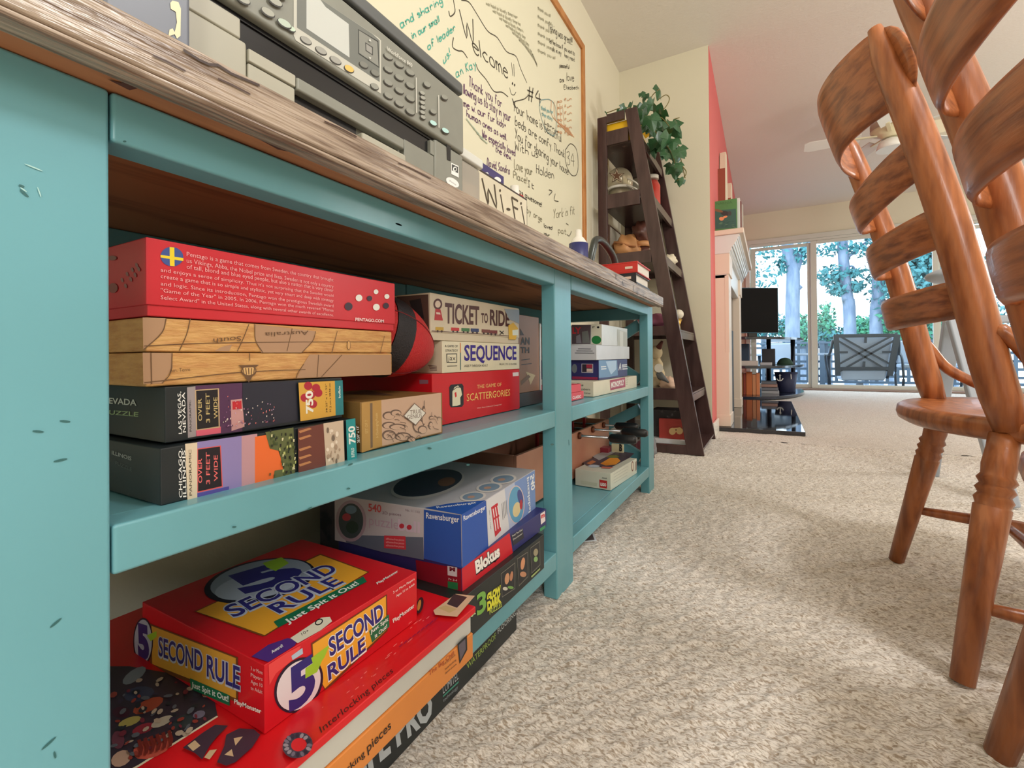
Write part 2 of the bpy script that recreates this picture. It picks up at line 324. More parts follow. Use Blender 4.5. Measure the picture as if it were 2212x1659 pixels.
# ------------------------------------------------------------------ the console table
WOOD = mat('weathered_tabletop_wood', (178, 160, 142), .30, rgb2=(120, 100, 84), nscale=44, stretch=(4, .22, 4), bump=.7, bscale=60, detail=9, thr=(.38, .58), spec=.8)
UND = mat('raw_pine_underside', (186, 124, 84), .6, rgb2=(112, 58, 34), nscale=6, stretch=(4, .35, 4), thr=(.3, .5))
def console():
    t = thing('console_table', 'long teal painted wooden console table with weathered brown plank top along the left wall', 'console table', (-.7, 1.06, 0))
    def part(n, *bx, mt=TEAL, bev=.003):
        b = MB()
        for q in bx: b.box(*q, mt)
        return b.build(n, t, bev)
    top = MB()
    top.box(-.985, -.400, .02, 2.06, .7945, .830, WOOD); top.box(-.424, -.4005, .0205, 2.0595, .788, .7946, WOOD); top.build('tabletop', t, .004)
    b = MB(); b.box(-.982, -.425, .024, 2.05, .792, .7944, UND); b.build('tabletop_underside', t)
    for y0, y1 in ((.065, .163), (1.0187, 1.1233), (1.984, 2.0776)):
        part('post', (-.486, -.45, y0, y1, -.003, .792)); part('post', (-.95, -.914, y0, y1, -.003, .792))
    for y0, y1 in ((.164, 1.018), (1.124, 1.983)):
        part('top_rail', (-.484, -.449, y0, y1, .752, .7915)); part('back_rail', (-.948, -.916, y0, y1, .70, .7915))
        part('shelf_rail', (-.485, -.4505, y0, y1, .4107, .4503)); part('bottom_rail', (-.485, -.4505, y0, y1, .0698, .111))
        part('back_rail', (-.948, -.916, y0, y1, .385, .448)); part('back_rail', (-.948, -.916, y0, y1, .05, .109))
    for z, n in ((.449, 'shelf_board'), (.1095, 'shelf_board')):
        for x0, x1 in ((-.700, -.4865), (-.9145, -.7025)): part(n, (x0, x1, .07, 2.07, z-.02, z), bev=.002)
    for y0, y1 in ((.075, .110), (2.035, 2.070)):
        for z0, z1 in ((.74, .7915), (.37, .428), (.035, .088)): part('end_rail', (-.913, -.487, y0, y1, z0, z1))
        for z0, z1 in ((.452, .738), (.112, .368)):
            ym = (y0+y1)/2
            for a, c in (((-.50, z0+.02), (-.90, z1-.02)), ((-.50, z1-.02), (-.90, z0+.02))):
                q = MB(); q.bar((a[0], ym, a[1]), (c[0], ym+.0015*(1 if a[1] < c[1] else -1), c[1]), .046, .026, TEAL); q.build('brace', t, .002)
    # dents and scuffs worn through the paint
    D = Print(x=-.45); dk = (52, 104, 106); lt = (176, 218, 214)
    for c, l, a in (((140, 910), 12, 5), ((82, 932), 13, 5), ((130, 994), 16, -12), ((120, 1345), 17, -40), ((105, 1605), 22, -42), ((52, 418), 13, 40), ((46, 402), 7, 20), ((118, 1630), 8, 80)):
        D.disc(c, l, 2.6, dk, a, 10)
    for c, l, a in (((72, 362), 22, 22), ((50, 410), 9, 35), ((84, 415), 12, 70)): D.disc(c, l, 1.5, lt, a, 10)
    for c, l, a in (((505, 1138), 5, -5), ((668, 1098), 7, -30), ((752, 1055), 4, 0), ((927, 968), 5, 10), ((756, 1003), 6, -20), ((1010, 1004), 4, 0), ((1192, 960), 4, 0), ((500, 316), 9, 20), ((860, 485), 8, 20), ((268, 306), 4, 0)):
        D.disc(c, l, 2, dk, a, 8)
    D.line([(1228, 950), (1229, 962)], .002, dk); D.build(t, 'scuff_marks', kind='stuff')
    D = Print(x=-.3995)
    for (x, y) in ((1345, 612), (1368, 622), (1330, 598), (1389, 640), (1376, 632)): D.line([(x, y-5), (x+1, y+6)], .004, (70, 72, 84))
    for (x, y) in ((330, 120), (470, 170), (700, 262), (860, 352)): D.line([(x, y), (x+30, y+13), (x+70, y+34)], .0015, (74, 52, 42))
    D.line([(395, 108), (430, 130), (452, 140), (470, 141), (500, 160), (560, 185)], .0022, (60, 42, 34)); D.build(t, 'wood_cracks', kind='stuff')
    D = Print(z=.7915)
    for pts in ([(232, 170), (262, 178), (272, 166), (284, 168), (296, 190), (280, 194)], [(330, 196), (368, 208), (366, 214), (345, 206)], [(405, 220), (440, 236), (425, 240), (411, 238)], [(560, 300), (620, 318), (640, 330), (600, 322)]):
        D.poly(pts, (88, 40, 28))
    D.build(t, 'knots', kind='stuff')
console()
# ------------------------------------------------------------------ boxed games
def carton(name, label, cat, x, y0, y1, z0, z1, depth, mt, lid=None, group=None, rz=0, bev=.0012, part='box_body', lidmat=None, inset=.0015):
    t = thing(name, label, cat, ((x-depth/2), (y0+y1)/2, z0), group, 0)
    R = Matrix.Translation((x, y0, z0)) @ Matrix.Rotation(rz, 4, 'Z')
    def q(a0, a1, b0, b1, c0, c1, n, mm, bv=bev):
        b = MB(); b.box(a0, a1, b0, b1, c0, c1, mm, R); return b.build(n, t, bv)
    if lid is None: q(-depth, 0, 0, y1-y0, 0, z1-z0, part, mt)
    else:
        q(-depth+inset, -inset, inset, y1-y0-inset, 0, z1-z0-.004, 'tray', mt); q(-depth, 0, 0, y1-y0, lid-z0, z1-z0, 'lid', lidmat or mt)
    return t
card = lambda n, rgb, rough=.4, **k: mat('card_'+n, rgb, rough, noise=.12, nscale=7, **k)
RED, WHT, INK, NAVY, GOLD, ORNG = (215, 25, 32), (240, 240, 236), (26, 26, 30), (40, 42, 110), (226, 170, 60), (232, 150, 52)
Z3, Z4, Z5, Z6, Z7 = (200, 450, 3.16), (700, 550, 4.016), (200, 1100, 3.16), (650, 900, 3.687), (600, 1200, 3.6145)
ZB, ZC = (230, 820, 2.9535), (600, 820, 3.342)
# --- middle shelf, left stack
t = carton('puzzle_box', 'black puzzle box with orange sunset skyline, bottom of the middle shelf left stack', 'puzzle box', -.472, .206, .4275, .4505, .5012, .30, card('black', (30, 38, 42)), group=None)
D = Print(ZB, x=-.472)
D.poly([(500, 410), (578, 400), (578, 765), (515, 775)], (222, 206, 180)); D.poly([(578, 398), (958, 345), (958, 690), (578, 762)], (146, 132, 188)); D.poly([(578, 725), (780, 680), (780, 722), (578, 762)], (84, 78, 160))
D.poly([(860, 360), (960, 345), (960, 672), (860, 690)], (196, 150, 160)); D.poly([(945, 365), (1060, 345), (1110, 500), (1125, 570), (1060, 650), (945, 668)], (240, 112, 50))
D.poly([(578, 440), (728, 420), (740, 685), (578, 722)], (226, 92, 92)); D.poly([(582, 446), (722, 426), (734, 679), (582, 714)], (26, 20, 30))
for i, s in enumerate(('OVER', '3 FEET', 'WIDE')): D.text(s, (608+i*50, 658-i*6+(14 if i == 1 else 0)), (606+i*50, 502-i*10-(30 if i == 1 else 0)), (584+i*50, 660-i*6+(14 if i == 1 else 0)), (236, 110, 110), .01)
D.text('CHICAGO,', (482, 752), (478, 438), (460, 753), WHT, .01); D.text('ILLINOIS', (507, 748), (500, 450), (486, 750), WHT, .01); D.text('PANORAMIC', (543, 738), (538, 446), (527, 740), (90, 78, 66))
D.poly([(1010, 335), (1190, 305), (1200, 612), (1060, 640), (1070, 580), (1125, 572), (1100, 455), (1040, 440)], (96, 104, 62))
for i in range(70):
    x, y = random.uniform(1030, 1200), random.uniform(320, 610)
    if x < 1110 and y > 440 and y < 590: continue
    D.poly([(x, y), (x+random.uniform(5, 14), y-2), (x+random.uniform(5, 14), y+16), (x, y+18)], random.choice([(190, 196, 120), (40, 48, 32), (28, 30, 28), (222, 216, 170), (70, 84, 50)]))
D.z = ZC
D.poly([(135, 355), (320, 318), (336, 640), (140, 690)], (110, 58, 48))
for y in (370, 420, 500, 560, 610): D.poly([(140, y), (220, y-24), (235, y-14), (150, y+16)], (190, 130, 84))
D.poly([(318, 316), (462, 292), (472, 598), (338, 634)], (206, 186, 164))
for i in range(26): D.disc((random.uniform(345, 440), random.uniform(360, 590)), random.uniform(4, 12), random.uniform(8, 22), random.choice([(236, 222, 204), (170, 146, 124), (120, 104, 90)]), 0, 9)
D.poly([(478, 290), (545, 278), (558, 580), (488, 596)], (34, 146, 150)); D.text('750', (546, 458), (540, 332), (500, 466), (236, 240, 236), .03)
D.text('BUFFALO', (540, 556), (536, 490), (518, 560), (220, 236, 232), .02); D.text('38.50" x 13"', (578, 452), (570, 330), (560, 456), (220, 226, 226))
D.build(t)
D = Print(ZB, y=.206); D.text('ILLINOIS', (38, 476), (162, 516), (38, 452), (190, 196, 196), .015); D.text('PUZZLE', (60, 540), (165, 585), (62, 518), (96, 104, 106)); D.build(t)
t = carton('puzzle_box', 'black puzzle box with purple night-city picture and gold end, under the map case', 'puzzle box', -.485, .2155, .4165, .503, .5548, .29, card('black', (30, 38, 42)))
D = Print(ZB, x=-.485)
D.poly([(512, 50), (568, 42), (572, 362), (518, 372)], (160, 150, 152)); D.poly([(566, 40), (865, 20), (865, 330), (725, 345), (570, 362)], (84, 48, 84)); D.poly([(570, 320), (728, 300), (728, 340), (572, 362)], (222, 100, 122))
D.poly([(562, 66), (716, 55), (722, 305), (570, 325)], (196, 168, 130)); D.poly([(570, 72), (708, 62), (714, 298), (577, 318)], (24, 22, 28))
for i, s in enumerate(('OVER', '3 FEET', 'WIDE')): D.text(s, (608+i*50, 262-i*8+(20 if i == 1 else 0)), (604+i*50, 120-i*4-(30 if i == 1 else 0)), (584+i*50, 264-i*8+(20 if i == 1 else 0)), (200, 178, 120), .01)
D.text('LAS VEGAS,', (480, 345), (472, 76), (458, 347), WHT, .01); D.text('NEVADA', (505, 336), (498, 80), (485, 338), WHT, .01); D.text('PANORAMIC', (541, 330), (536, 130), (528, 332), (60, 56, 62))
D.poly([(865, 20), (1210, 8), (1222, 260), (1060, 290), (865, 325)], (36, 38, 54))
D.poly([(790, 130), (862, 122), (878, 300), (795, 328)], (200, 150, 150)); D.poly([(800, 140), (858, 134), (860, 185), (802, 192)], (196, 40, 52))
for i in range(90):
    a = random.random(); x = 740+a*330; y = 300-a*40-random.random()**2*(220-a*120)
    D.poly([(x, y), (x+random.uniform(3, 8), y-1), (x+5, y+random.uniform(4, 12)), (x, y+8)], random.choice([(200, 160, 190), (236, 220, 210), (140, 90, 130), (60, 34, 60), (220, 120, 110)]))
D.z = ZC; D.poly([(135, 22), (398, 8), (404, 258), (150, 300)], (218, 168, 66)); D.poly([(398, 8), (455, 4), (462, 250), (404, 258)], (40, 128, 136))
for c in ((205, 45), (278, 95), (240, 175), (180, 130), (262, 60), (225, 110)): D.disc(c, 30, 30, (176, 34, 54), 0, 18)
D.text('750', (240, 238), (236, 78), (188, 246), (240, 238, 226), .04); D.text('38.25" x 11.25"', (344, 236), (340, 30), (332, 238), (60, 44, 30)); D.text('97.2 cm x 28.58 cm', (372, 232), (366, 26), (360, 234), (60, 44, 30)); D.text('buffalo', (438, 130), (436, 44), (424, 132), (220, 236, 232), .02); D.build(t)
D = Print(ZB, y=.2155); D.text('NEVADA', (-20, 148), (195, 166), (-20, 112), (205, 212, 208), .02); D.text('PUZZLE', (-10, 218), (206, 236), (-8, 192), (150, 176, 130), .02); D.build(t)
# atlas-patterned case of two halves
MAPW = mat('map_print_paper', (216, 168, 104), .5, rgb2=(196, 142, 84), nscale=38, stretch=(1, 1, 5), bump=.35, bscale=90, detail=5)
t = thing('game_case', 'hinged case covered in antique tan map paper, under the red paragraph box', 'game case', (-.62, .36, .5555))
for z0, z1, mm in ((.5555, .5865, MAPW), (.5872, .6185, MAPW)):
    b = MB(); b.box(-.79, -.49, .2025, .513, z0, z1, mm); b.build('case_half', t, .002)
D = Print(Z3, x=-.49); BR = (108, 78, 52)
for p in ([(340, 745), (500, 750), (480, 830), (400, 925), (345, 965)], [(1100, 790), (1520, 840), (1500, 900), (1430, 985), (1150, 985), (1110, 900)], [(340, 985), (540, 988), (545, 1090), (470, 1195), (345, 1200)], [(1480, 998), (2035, 1000), (2035, 1135), (1390, 1160), (1440, 1060)], [(880, 945), (950, 930), (930, 975), (830, 975)]): D.poly(p, (178, 140, 108))
for l in ([(665, 755), (640, 860), (590, 972)], [(1065, 790), (1030, 880), (985, 978)], [(350, 940), (800, 920), (1500, 912), (2035, 912)], [(1668, 840), (1630, 990)], [(1360, 820), (1325, 975)], [(500, 750), (470, 850), (345, 965)], [(1105, 790), (1110, 900), (1160, 985)], [(1520, 840), (1500, 905), (1425, 985)], [(1440, 1062), (1400, 1120), (1385, 1160)], [(540, 988), (530, 1120), (470, 1195)], [(350, 1190), (1000, 1120), (1450, 1100)], [(1068, 990), (1070, 1040)], [(1700, 1000), (1560, 1150)], [(1540, 1000), (1530, 1150)], [(395, 985), (400, 1200)], [(1990, 870), (1960, 990)]): D.line(l, .0008, BR, True)
D.text('Australia', (1470, 835), (1172, 848), (1470, 862), BR); D.text('South', (1010, 872), (820, 890), (1010, 905), BR)
D.disc((1745, 935), 12, 32, BR); D.disc((1745, 935), 9, 28, (214, 166, 104))
D.disc((1062, 1110), 52, 40, BR); D.disc((1062, 1108), 44, 30, (222, 180, 120)); D.poly([(990, 1072), (1130, 1068), (1110, 1084), (1010, 1088)], BR); D.poly([(1030, 1140), (1090, 1140), (1062, 1190)], BR)
for i in range(5): D.line([(1020+i*20, 1090), (1030+i*16, 1135)], .001, BR)
D.text('Am. Terre', (520, 1120), (660, 1110), (520, 1095), BR); D.build(t, 'map_drawing')
b = MB(); b.box(-.60, -.57, .1995, .2025, .578, .596, mat('brass', (170, 150, 84), .35, .9)); b.build('clasp', t, .001)
# red game box with the paragraph
REDB = card('crimson', (206, 40, 52)); t = carton('game_box', 'glossy red game box with white paragraph and blue-yellow badge, on the map case', 'board game', -.488, .2025, .518, .6195, .6905, .30, REDB, lid=.6295)
D = Print(Z3, x=-.488); PK = (244, 176, 178)
D.disc((540, 330), 78, 66, (62, 84, 150), 8); D.poly([(462, 318), (618, 340), (618, 360), (462, 336)], (244, 214, 40)); D.poly([(524, 264), (556, 268), (558, 396), (526, 392)], (244, 214, 40))
for s, y0, y1, hh, x0 in (('Pentago is a game that comes from Sweden, the country that brought', 326, 500, 22, 640), ('us Vikings, Abba, the Nobel prize and Ikea. Sweden is not only a country', 370, 545, 22, 640), ('of tall, blond and blue eyed people, but also a nation that is very clever', 412, 572, 22, 640), ('and enjoys a sense of simplicity. Thus it\'s not surprising that the Swedes would', 432, 606, 20, 462), ('create a game that is so simple and stylistic, yet very smart and deep with strategy', 476, 640, 20, 462), ('and logic. Since its introduction, Pentago won the prestigious Swedish award', 526, 676, 20, 462), ('"Game of the Year" in 2005. In 2006, Pentago won the much revered "Mensa', 572, 706, 20, 462), ('Select Award" in the United States, along with several other awards of excellence.', 620, 738, 20, 462)):
    D.text(s, (x0, y0), (1642, y1), (x0, y0-hh*1.35), PK)
for c, r, k in (((1745, 670), 27, 0), ((1816, 612), 23, 1), ((1888, 615), 18, 0), ((1932, 570), 16, 1), ((2006, 602), 17, 1), ((1934, 675), 23, 1), ((2000, 665), 20, 0)): D.disc(c, r, r, (232, 232, 226) if k else (58, 40, 56))
D.text('PENTAGO.COM', (1790, 768), (1985, 780), (1790, 746), (244, 214, 214), .03); D.build(t)
D = Print(Z3, y=.2025)
for i, (x, y) in enumerate(((205, 490), (240, 450), (275, 420), (305, 390), (230, 530), (265, 485), (295, 455), (320, 415))): D.disc((x, y), 9, 16, (150, 96, 96), -20)
D.disc((145, 545), 32, 34, (140, 72, 66)); D.disc((140, 340), 30, 16, (140, 90, 84)); D.build(t, 'side_picture')
# --- true genius box
KR = card('kraft', (190, 158, 128)); t = carton('puzzle_box', 'brown kraft box with a sketched domed palace beneath the rubber football', 'puzzle box', -.4905, .452, .6335, .4505, .5195, .185, card('brown', (150, 116, 66)), rz=0)
D = Print(ZC, x=-.4905); BN = (112, 90, 78); D.poly([(746, 148), (1176, 95), (1180, 378), (752, 480)], (206, 172, 148)); D.poly([(602, 168), (746, 148), (752, 480), (604, 528)], (190, 148, 82))
D.poly([(664, 170), (682, 168), (684, 490), (668, 494)], (122, 100, 78)); D.text('SET OF 7', (650, 388), (648, 292), (630, 390), (214, 182, 120)); D.text('A Challenging Puzzle', (725, 420), (718, 240), (708, 424), (220, 190, 130))
for c, rx, ry in (((800, 260), 46, 30), ((850, 240), 40, 24), ((800, 330), 50, 26), ((860, 340), 60, 22), ((800, 400), 50, 36), ((900, 410), 60, 30), ((1010, 330), 40, 50), ((1050, 260), 16, 70), ((1105, 275), 18, 14), ((1100, 330), 16, 28), ((960, 430), 30, 20), ((1040, 360), 34, 30)): D.disc(c, rx, ry, BN); D.disc((c[0]+3, c[1]+4), rx*.82, ry*.8, (206, 172, 148))
for i in range(26): x, y = random.uniform(765, 1160), random.uniform(250, 430); D.line([(x, y), (x+random.uniform(10, 40), y-random.uniform(-20, 20)), (x+random.uniform(20, 60), y+random.uniform(0, 40))], .0008, BN, True)
D.line([(1052, 150), (1053, 200)], .0012, BN); D.line([(1104, 235), (1104, 262)], .001, BN)
D.poly([(980, 168), (1064, 240), (988, 332), (898, 262)], BN); D.poly([(980, 175), (1058, 240), (988, 324), (906, 261)], (226, 222, 212))
D.text('TRUE', (945, 252), (1030, 240), (945, 222), BN); D.text('GENIUS', (926, 285), (1032, 272), (926, 256), BN); D.build(t)
D = Print(Z4, z=.5196); D.poly([(180, 1205), (380, 1180), (610, 1222), (420, 1220)], (92, 66, 56)); D.build(t, 'lid_notch')
# --- right stack
t = carton('game_box', 'bright red word game box with gold-lettered title, under the cream game box', 'board game', -.547, .676, 1.018, .4505, .549, .27, card('scarlet', (214, 22, 34)))
D = Print(Z4, x=-.547); D.poly([(1085, 1150), (1100, 1128), (1195, 1120), (1208, 1140), (1210, 1300), (1195, 1320), (1100, 1325), (1088, 1305)], INK)
D.poly([(1112, 1315), (1112, 1190), (1130, 1150), (1160, 1135), (1185, 1160), (1196, 1215), (1180, 1240), (1182, 1300), (1150, 1312)], (236, 230, 200)); D.poly([(1130, 1200), (1145, 1190), (1150, 1230), (1136, 1240)], (216, 40, 40)); D.line([(1120, 1175), (1150, 1150), (1185, 1150)], .0015, INK)
D.text('THE GAME OF', (1325, 1162), (1538, 1140), (1325, 1130), (244, 206, 130)); D.text('SCATTERGORIES', (1236, 1272), (1612, 1222), (1236, 1208), (246, 212, 120)); D.text('With New Lists and Categories!', (1325, 1338), (1538, 1304), (1325, 1326), (246, 200, 190))
D.poly([(1634, 1024), (1686, 1020), (1686, 1052), (1636, 1056)], (236, 226, 226)); D.text('brand', (1640, 1048), (1682, 1045), (1640, 1030), (60, 60, 70)) if False else None; D.build(t)
D = Print(Z4, y=.676); D.poly([(828, 1085), (905, 1088), (905, 1120), (830, 1122)], (150, 100, 116)); D.build(t, 'side_label')
t = carton('game_box', 'cream card-and-chips game box with a purple outlined title, middle of the right stack', 'board game', -.547, .707, 1.0185, .5495, .6115, .26, card('cream', (232, 224, 196)))
D = Print(Z4, x=-.547)
D.text('SEQUENCE', (1215, 918), (1668, 908), (1215, 780), (54, 32, 140), .025)
D.text('A GAME OF', (1046, 802), (1158, 804), (1046, 782), INK); D.text('STRATEGY', (1052, 842), (1160, 842), (1052, 822), INK); D.poly([(1060, 860), (1152, 858), (1152, 938), (1062, 938)], INK); D.poly([(1066, 866), (1146, 864), (1146, 931), (1068, 931)], (232, 224, 196)); D.text('jax', (1074, 918), (1138, 916), (1076, 880), INK)
D.poly([(1178, 765), (1184, 765), (1186, 850), (1180, 850)], (220, 130, 60)); D.poly([(1180, 850), (1186, 850), (1186, 1000), (1180, 1000)], (60, 110, 110)); D.text('AGES 7 THROUGH ADULT', (1215, 976), (1418, 970), (1215, 956), INK); D.text('FROM 2 TO 12 PLAYERS', (1520, 960), (1668, 956), (1520, 944), INK); D.line([(1066, 967), (1152, 964)], .0012, INK); D.build(t)
D = Print(Z4, y=.707); 
for i in range(4): D.line([(905+i*6, 960+i*14), (980, 968+i*12)], .0012, (110, 80, 80))
D.build(t, 'side_text')
t = carton('game_box', 'parchment train-journey game box with brown title and small coloured trains, top of the right stack', 'board game', -.547, .672, 1.0185, .612, .700, .29, card('parchment', (216, 202, 176)), lid=.6265)
D = Print(Z4, x=-.5472); DB = (84, 44, 40)
D.text('TICKET', (1048, 590), (1345, 605), (1048, 415), DB, .03); D.text('TO', (1362, 590), (1420, 592), (1362, 505), DB, .03); D.text('RIDE', (1437, 608), (1608, 620), (1437, 475), DB, .03)
D.disc((985, 430), 38, 48, DB); D.disc((985, 430), 24, 30, (226, 206, 186)); D.poly([(965, 470), (1008, 475), (1030, 572), (955, 568)], (188, 44, 50)); D.poly([(970, 500), (1005, 503), (1008, 520), (972, 517)], (236, 214, 200))
for x, c, y in ((965, (196, 160, 60), 628), (1100, (196, 50, 50), 632), (1190, (66, 120, 70), 636), (1270, (54, 66, 110), 640), (1365, (120, 66, 60), 648), (1430, (120, 56, 56), 655)):
    D.poly([(x, y), (x+70, y+3), (x+70, y+32), (x, y+28)], c); D.disc((x+18, y+36), 8, 10, (50, 40, 40)); D.disc((x+54, y+38), 8, 10, (50, 40, 40))
D.line([(930, 662), (1300, 684), (1600, 705)], .0012, DB); D.poly([(1560, 470), (1690, 480), (1690, 600), (1600, 560)], (160, 172, 186)); D.poly([(1595, 615), (1640, 590), (1680, 640), (1660, 738), (1600, 735)], (226, 180, 60)); D.poly([(1630, 655), (1680, 650), (1680, 700), (1632, 700)], (226, 230, 214)); D.line([(1520, 660), (1555, 690)], .002, INK); D.line([(1520, 695), (1555, 662)], .002, INK); D.build(t)
D = Print(Z4, y=.672); D.poly([(630, 365), (905, 345), (912, 655), (640, 500)], (92, 66, 58)); D.poly([(740, 400), (840, 380), (870, 560), (780, 520)], (48, 40, 40)); D.build(t, 'side_picture')
# --- upright box behind post
t = carton('game_box', 'flat black box lying behind the middle post on the middle shelf', 'board game', -.56, 1.03, 1.19, .4505, .486, .2, card('black', (30, 38, 42)))
t = carton('game_box', 'brown cardboard box standing on edge beside the parchment box, black lettering', 'board game', -.56, 1.035, 1.158, .4863, .688, .05, card('cardboard', (160, 116, 88)))
D = Print(Z4, x=-.5598); D.text('AN', (1702, 778), (1782, 778), (1702, 716), INK, .04); D.text('TH', (1702, 850), (1780, 852), (1702, 800), INK, .04)
D.poly([(1700, 700), (1735, 700), (1700, 640)], (60, 44, 40)); D.poly([(1750, 1015), (1832, 1045), (1790, 1130)], (206, 190, 150)); D.poly([(1705, 1100), (1770, 1040), (1790, 1060), (1710, 1135)], (120, 96, 74))
D.line([(1710, 915), (1785, 905)], .002, INK); D.line([(1710, 955), (1800, 945)], .002, INK); D.build(t)
t = carton('booklet', 'thin white booklet standing against the brown cardboard box', 'booklet', -.557, 1.1595, 1.166, .4863, .672, .16, card('paper', (232, 234, 238)))
# --- rubber football lying on the kraft box
def football():
    t = thing('football', 'small red rubber football with a black stripe, wedged behind the map case', 'football', (-.62, .63, .52))
    a = Vector((-.560, .690, .585)); d = Vector((-.16, -.88, .26)).normalized(); L = .120; c = a+d*L; R = d.to_track_quat('Z', 'Y').to_matrix()
    rb = mat('red_rubber', (204, 34, 38), .45, bump=.6, bscale=420); bk = mat('black_rubber', (36, 32, 36), .5, bump=.5, bscale=420)
    b = MB(); seg = 28; ring = 24; vs = []; 
    rad = lambda u: .070*(1-abs(u)**1.9)**.72
    us = [math.cos(math.pi*i/ring) for i in range(ring+1)]
    for u in us:
        for k in range(seg):
            an = 2*math.pi*k/seg; vs.append(c+R @ Vector((rad(u)*math.cos(an), rad(u)*math.sin(an), u*L)))
    fr = [(i*seg+k, (i+1)*seg+k, (i+1)*seg+(k+1) % seg, i*seg+(k+1) % seg) for i in range(ring) for k in range(seg) if not -.17 < (us[i]+us[i+1])/2 < .10]
    b.add(vs, fr, rb, True); b.build('body', t)
    b = MB(); vs = []
    ub = [-.20+.32*i/6 for i in range(7)]
    for u in ub:
        for k in range(seg):
            an = 2*math.pi*k/seg; r = rad(u)+.0006; vs.append(c+R @ Vector((r*math.cos(an), r*math.sin(an), u*L)))
    b.add(vs, [(i*seg+k, i*seg+(k+1) % seg, (i+1)*seg+(k+1) % seg, (i+1)*seg+k) for i in range(6) for k in range(seg)], bk, True); b.build('stripe', t)
    b = MB()
    for k in range(4):
        an = math.pi/2*k+.5; pts = [c+R @ Vector(((rad(u)+.0004)*math.cos(an), (rad(u)+.0004)*math.sin(an), u*L)) for u in np.linspace(-.98, .98, 22)]
        b.tube(pts, .0009, mat('dark_red_seam', (120, 16, 24), .5), 6)
    b.build('seam', t)
football()
# --- bottom shelf, near stack
t = thing('puzzle_box', 'wide worn puzzle box, red lid and orange side, jutting over the bottom shelf rail', 'puzzle box', (-.63, .33, .111))
ORM = card('orange', (226, 140, 64), .35); RDM = card('puzzle_red', (222, 26, 34), .3)
b = MB(); b.box(-.868, -.4095, .17, .602, .1115, .150, ORM); b.build('tray', t, .002)
b = MB(); b.box(-.866, -.412, .172, .600, .150, .1795, card('worn_board', (204, 204, 196))); b.build('inner_tray', t, .002)
b = MB(); b.box(-.870, -.4065, .168, .606, .1795, .190, RDM); b.build('lid', t, .002, label='red lid with a puzzle picture on its back half')
D = Print(Z5, z=.1901)
D.text('Interlocking pieces', (1560, 1530), (2055, 1112), (1545, 1490), (70, 20, 24), .0)
D.z = (0, 0, 1)
D.poly([(160, 1730), (300, 1655), (470, 1548), (455, 1470), (280, 1440), (235, 1440)], (56, 46, 58)); D.line([(225, 1695), (300, 1655), (400, 1592), (470, 1548)], .003, (238, 226, 196))
for c, rx, ry, col, a in (((290, 1460), 30, 12, (132, 140, 150), -35), ((300, 1500), 34, 16, (60, 66, 90), -10), ((320, 1525), 36, 13, (170, 76, 52), -25), ((280, 1560), 26, 9, (180, 164, 90), -20), ((310, 1575), 26, 10, (150, 44, 60), -20), ((350, 1560), 26, 9, (190, 178, 160), -25), ((330, 1615), 46, 22, (206, 92, 76), -22), ((395, 1560), 24, 14, (52, 62, 66), -25), ((262, 1640), 24, 16, (196, 160, 140), -30), ((262, 1540), 20, 12, (70, 34, 50), 0), ((430, 1545), 14, 8, (126, 118, 140), -20), ((255, 1600), 14, 20, (112, 60, 76), 0)): D.disc(c, rx, ry, col, a, 12)
for i in range(90):
    x = random.uniform(245, 455); y = random.uniform(1470, 1640)
    if y > 1655-(x-300)*.62: continue
    D.disc((x, y), random.uniform(3, 11), random.uniform(2, 6), random.choice([(150, 60, 50), (60, 50, 70), (190, 170, 150), (40, 44, 52), (120, 44, 60), (96, 100, 110)]), random.uniform(-50, 0), 7)
for i in range(6): x = 300+i*13; D.line([(x, 1605-i*4), (x+6, 1625-i*4), (x+2, 1640-i*4)], .0028, (120, 40, 34))
D.z = (230, 1280, 2.512)
for pts in ([(415, 860), (520, 780), (590, 735), (660, 740), (600, 800), (560, 850), (520, 925), (480, 890)], [(600, 940), (640, 850), (650, 790), (720, 755), (800, 760), (835, 790), (790, 860), (700, 940), (650, 960)]): D.poly(pts, (66, 48, 64))
for pts in ([(440, 850), (480, 820), (510, 850), (470, 880)], [(560, 875), (600, 870), (560, 925), (530, 915)], [(690, 810), (740, 800), (700, 850)], [(640, 900), (680, 870), (690, 910)]): D.poly(pts, (206, 178, 140))
D.z = Z7
D.disc((155, 1510), 120, 100, (70, 64, 80), -20, 22); D.disc((165, 1505), 62, 52, (222, 30, 38), -20, 22)
for i in range(16): a = i*.39; D.disc((155+92*math.cos(a), 1510+76*math.sin(a)), 22, 14, random.choice([(120, 112, 130), (46, 40, 58), (160, 150, 160)]), i*23, 8)
D.poly([(1215, 450), (1390, 320), (1540, 335), (1400, 500), (1230, 485)], (222, 186, 152)); D.poly([(1320, 400), (1375, 320), (1480, 345), (1400, 430)], (70, 50, 50)); D.poly([(1250, 430), (1310, 410), (1400, 440), (1340, 470)], (206, 176, 124))
D.disc((1110, 410), 26, 66, (70, 30, 34), 12); D.disc((1104, 410), 13, 44, (222, 140, 60), 12)
for i in range(9): D.line([(950+i*34, 740-i*26), (975+i*34, 715-i*26)], .0022, (160, 14, 60))
for i in range(26): x, y = random.uniform(250, 1250), 0; y = 1350-(x-250)*.95+random.uniform(-60, 100); D.disc((x, y), random.uniform(6, 26), 3, (238, 120, 120), -40, 7)
D.build(t, 'lid_print')
D = Print(Z7, x=-.4093); D.text('pieces', (700, 1540), (885, 1345), (690, 1478), (52, 34, 24), .01); D.text('Interlocking', (330, 1900), (680, 1560), (318, 1850), (52, 34, 24), .01)
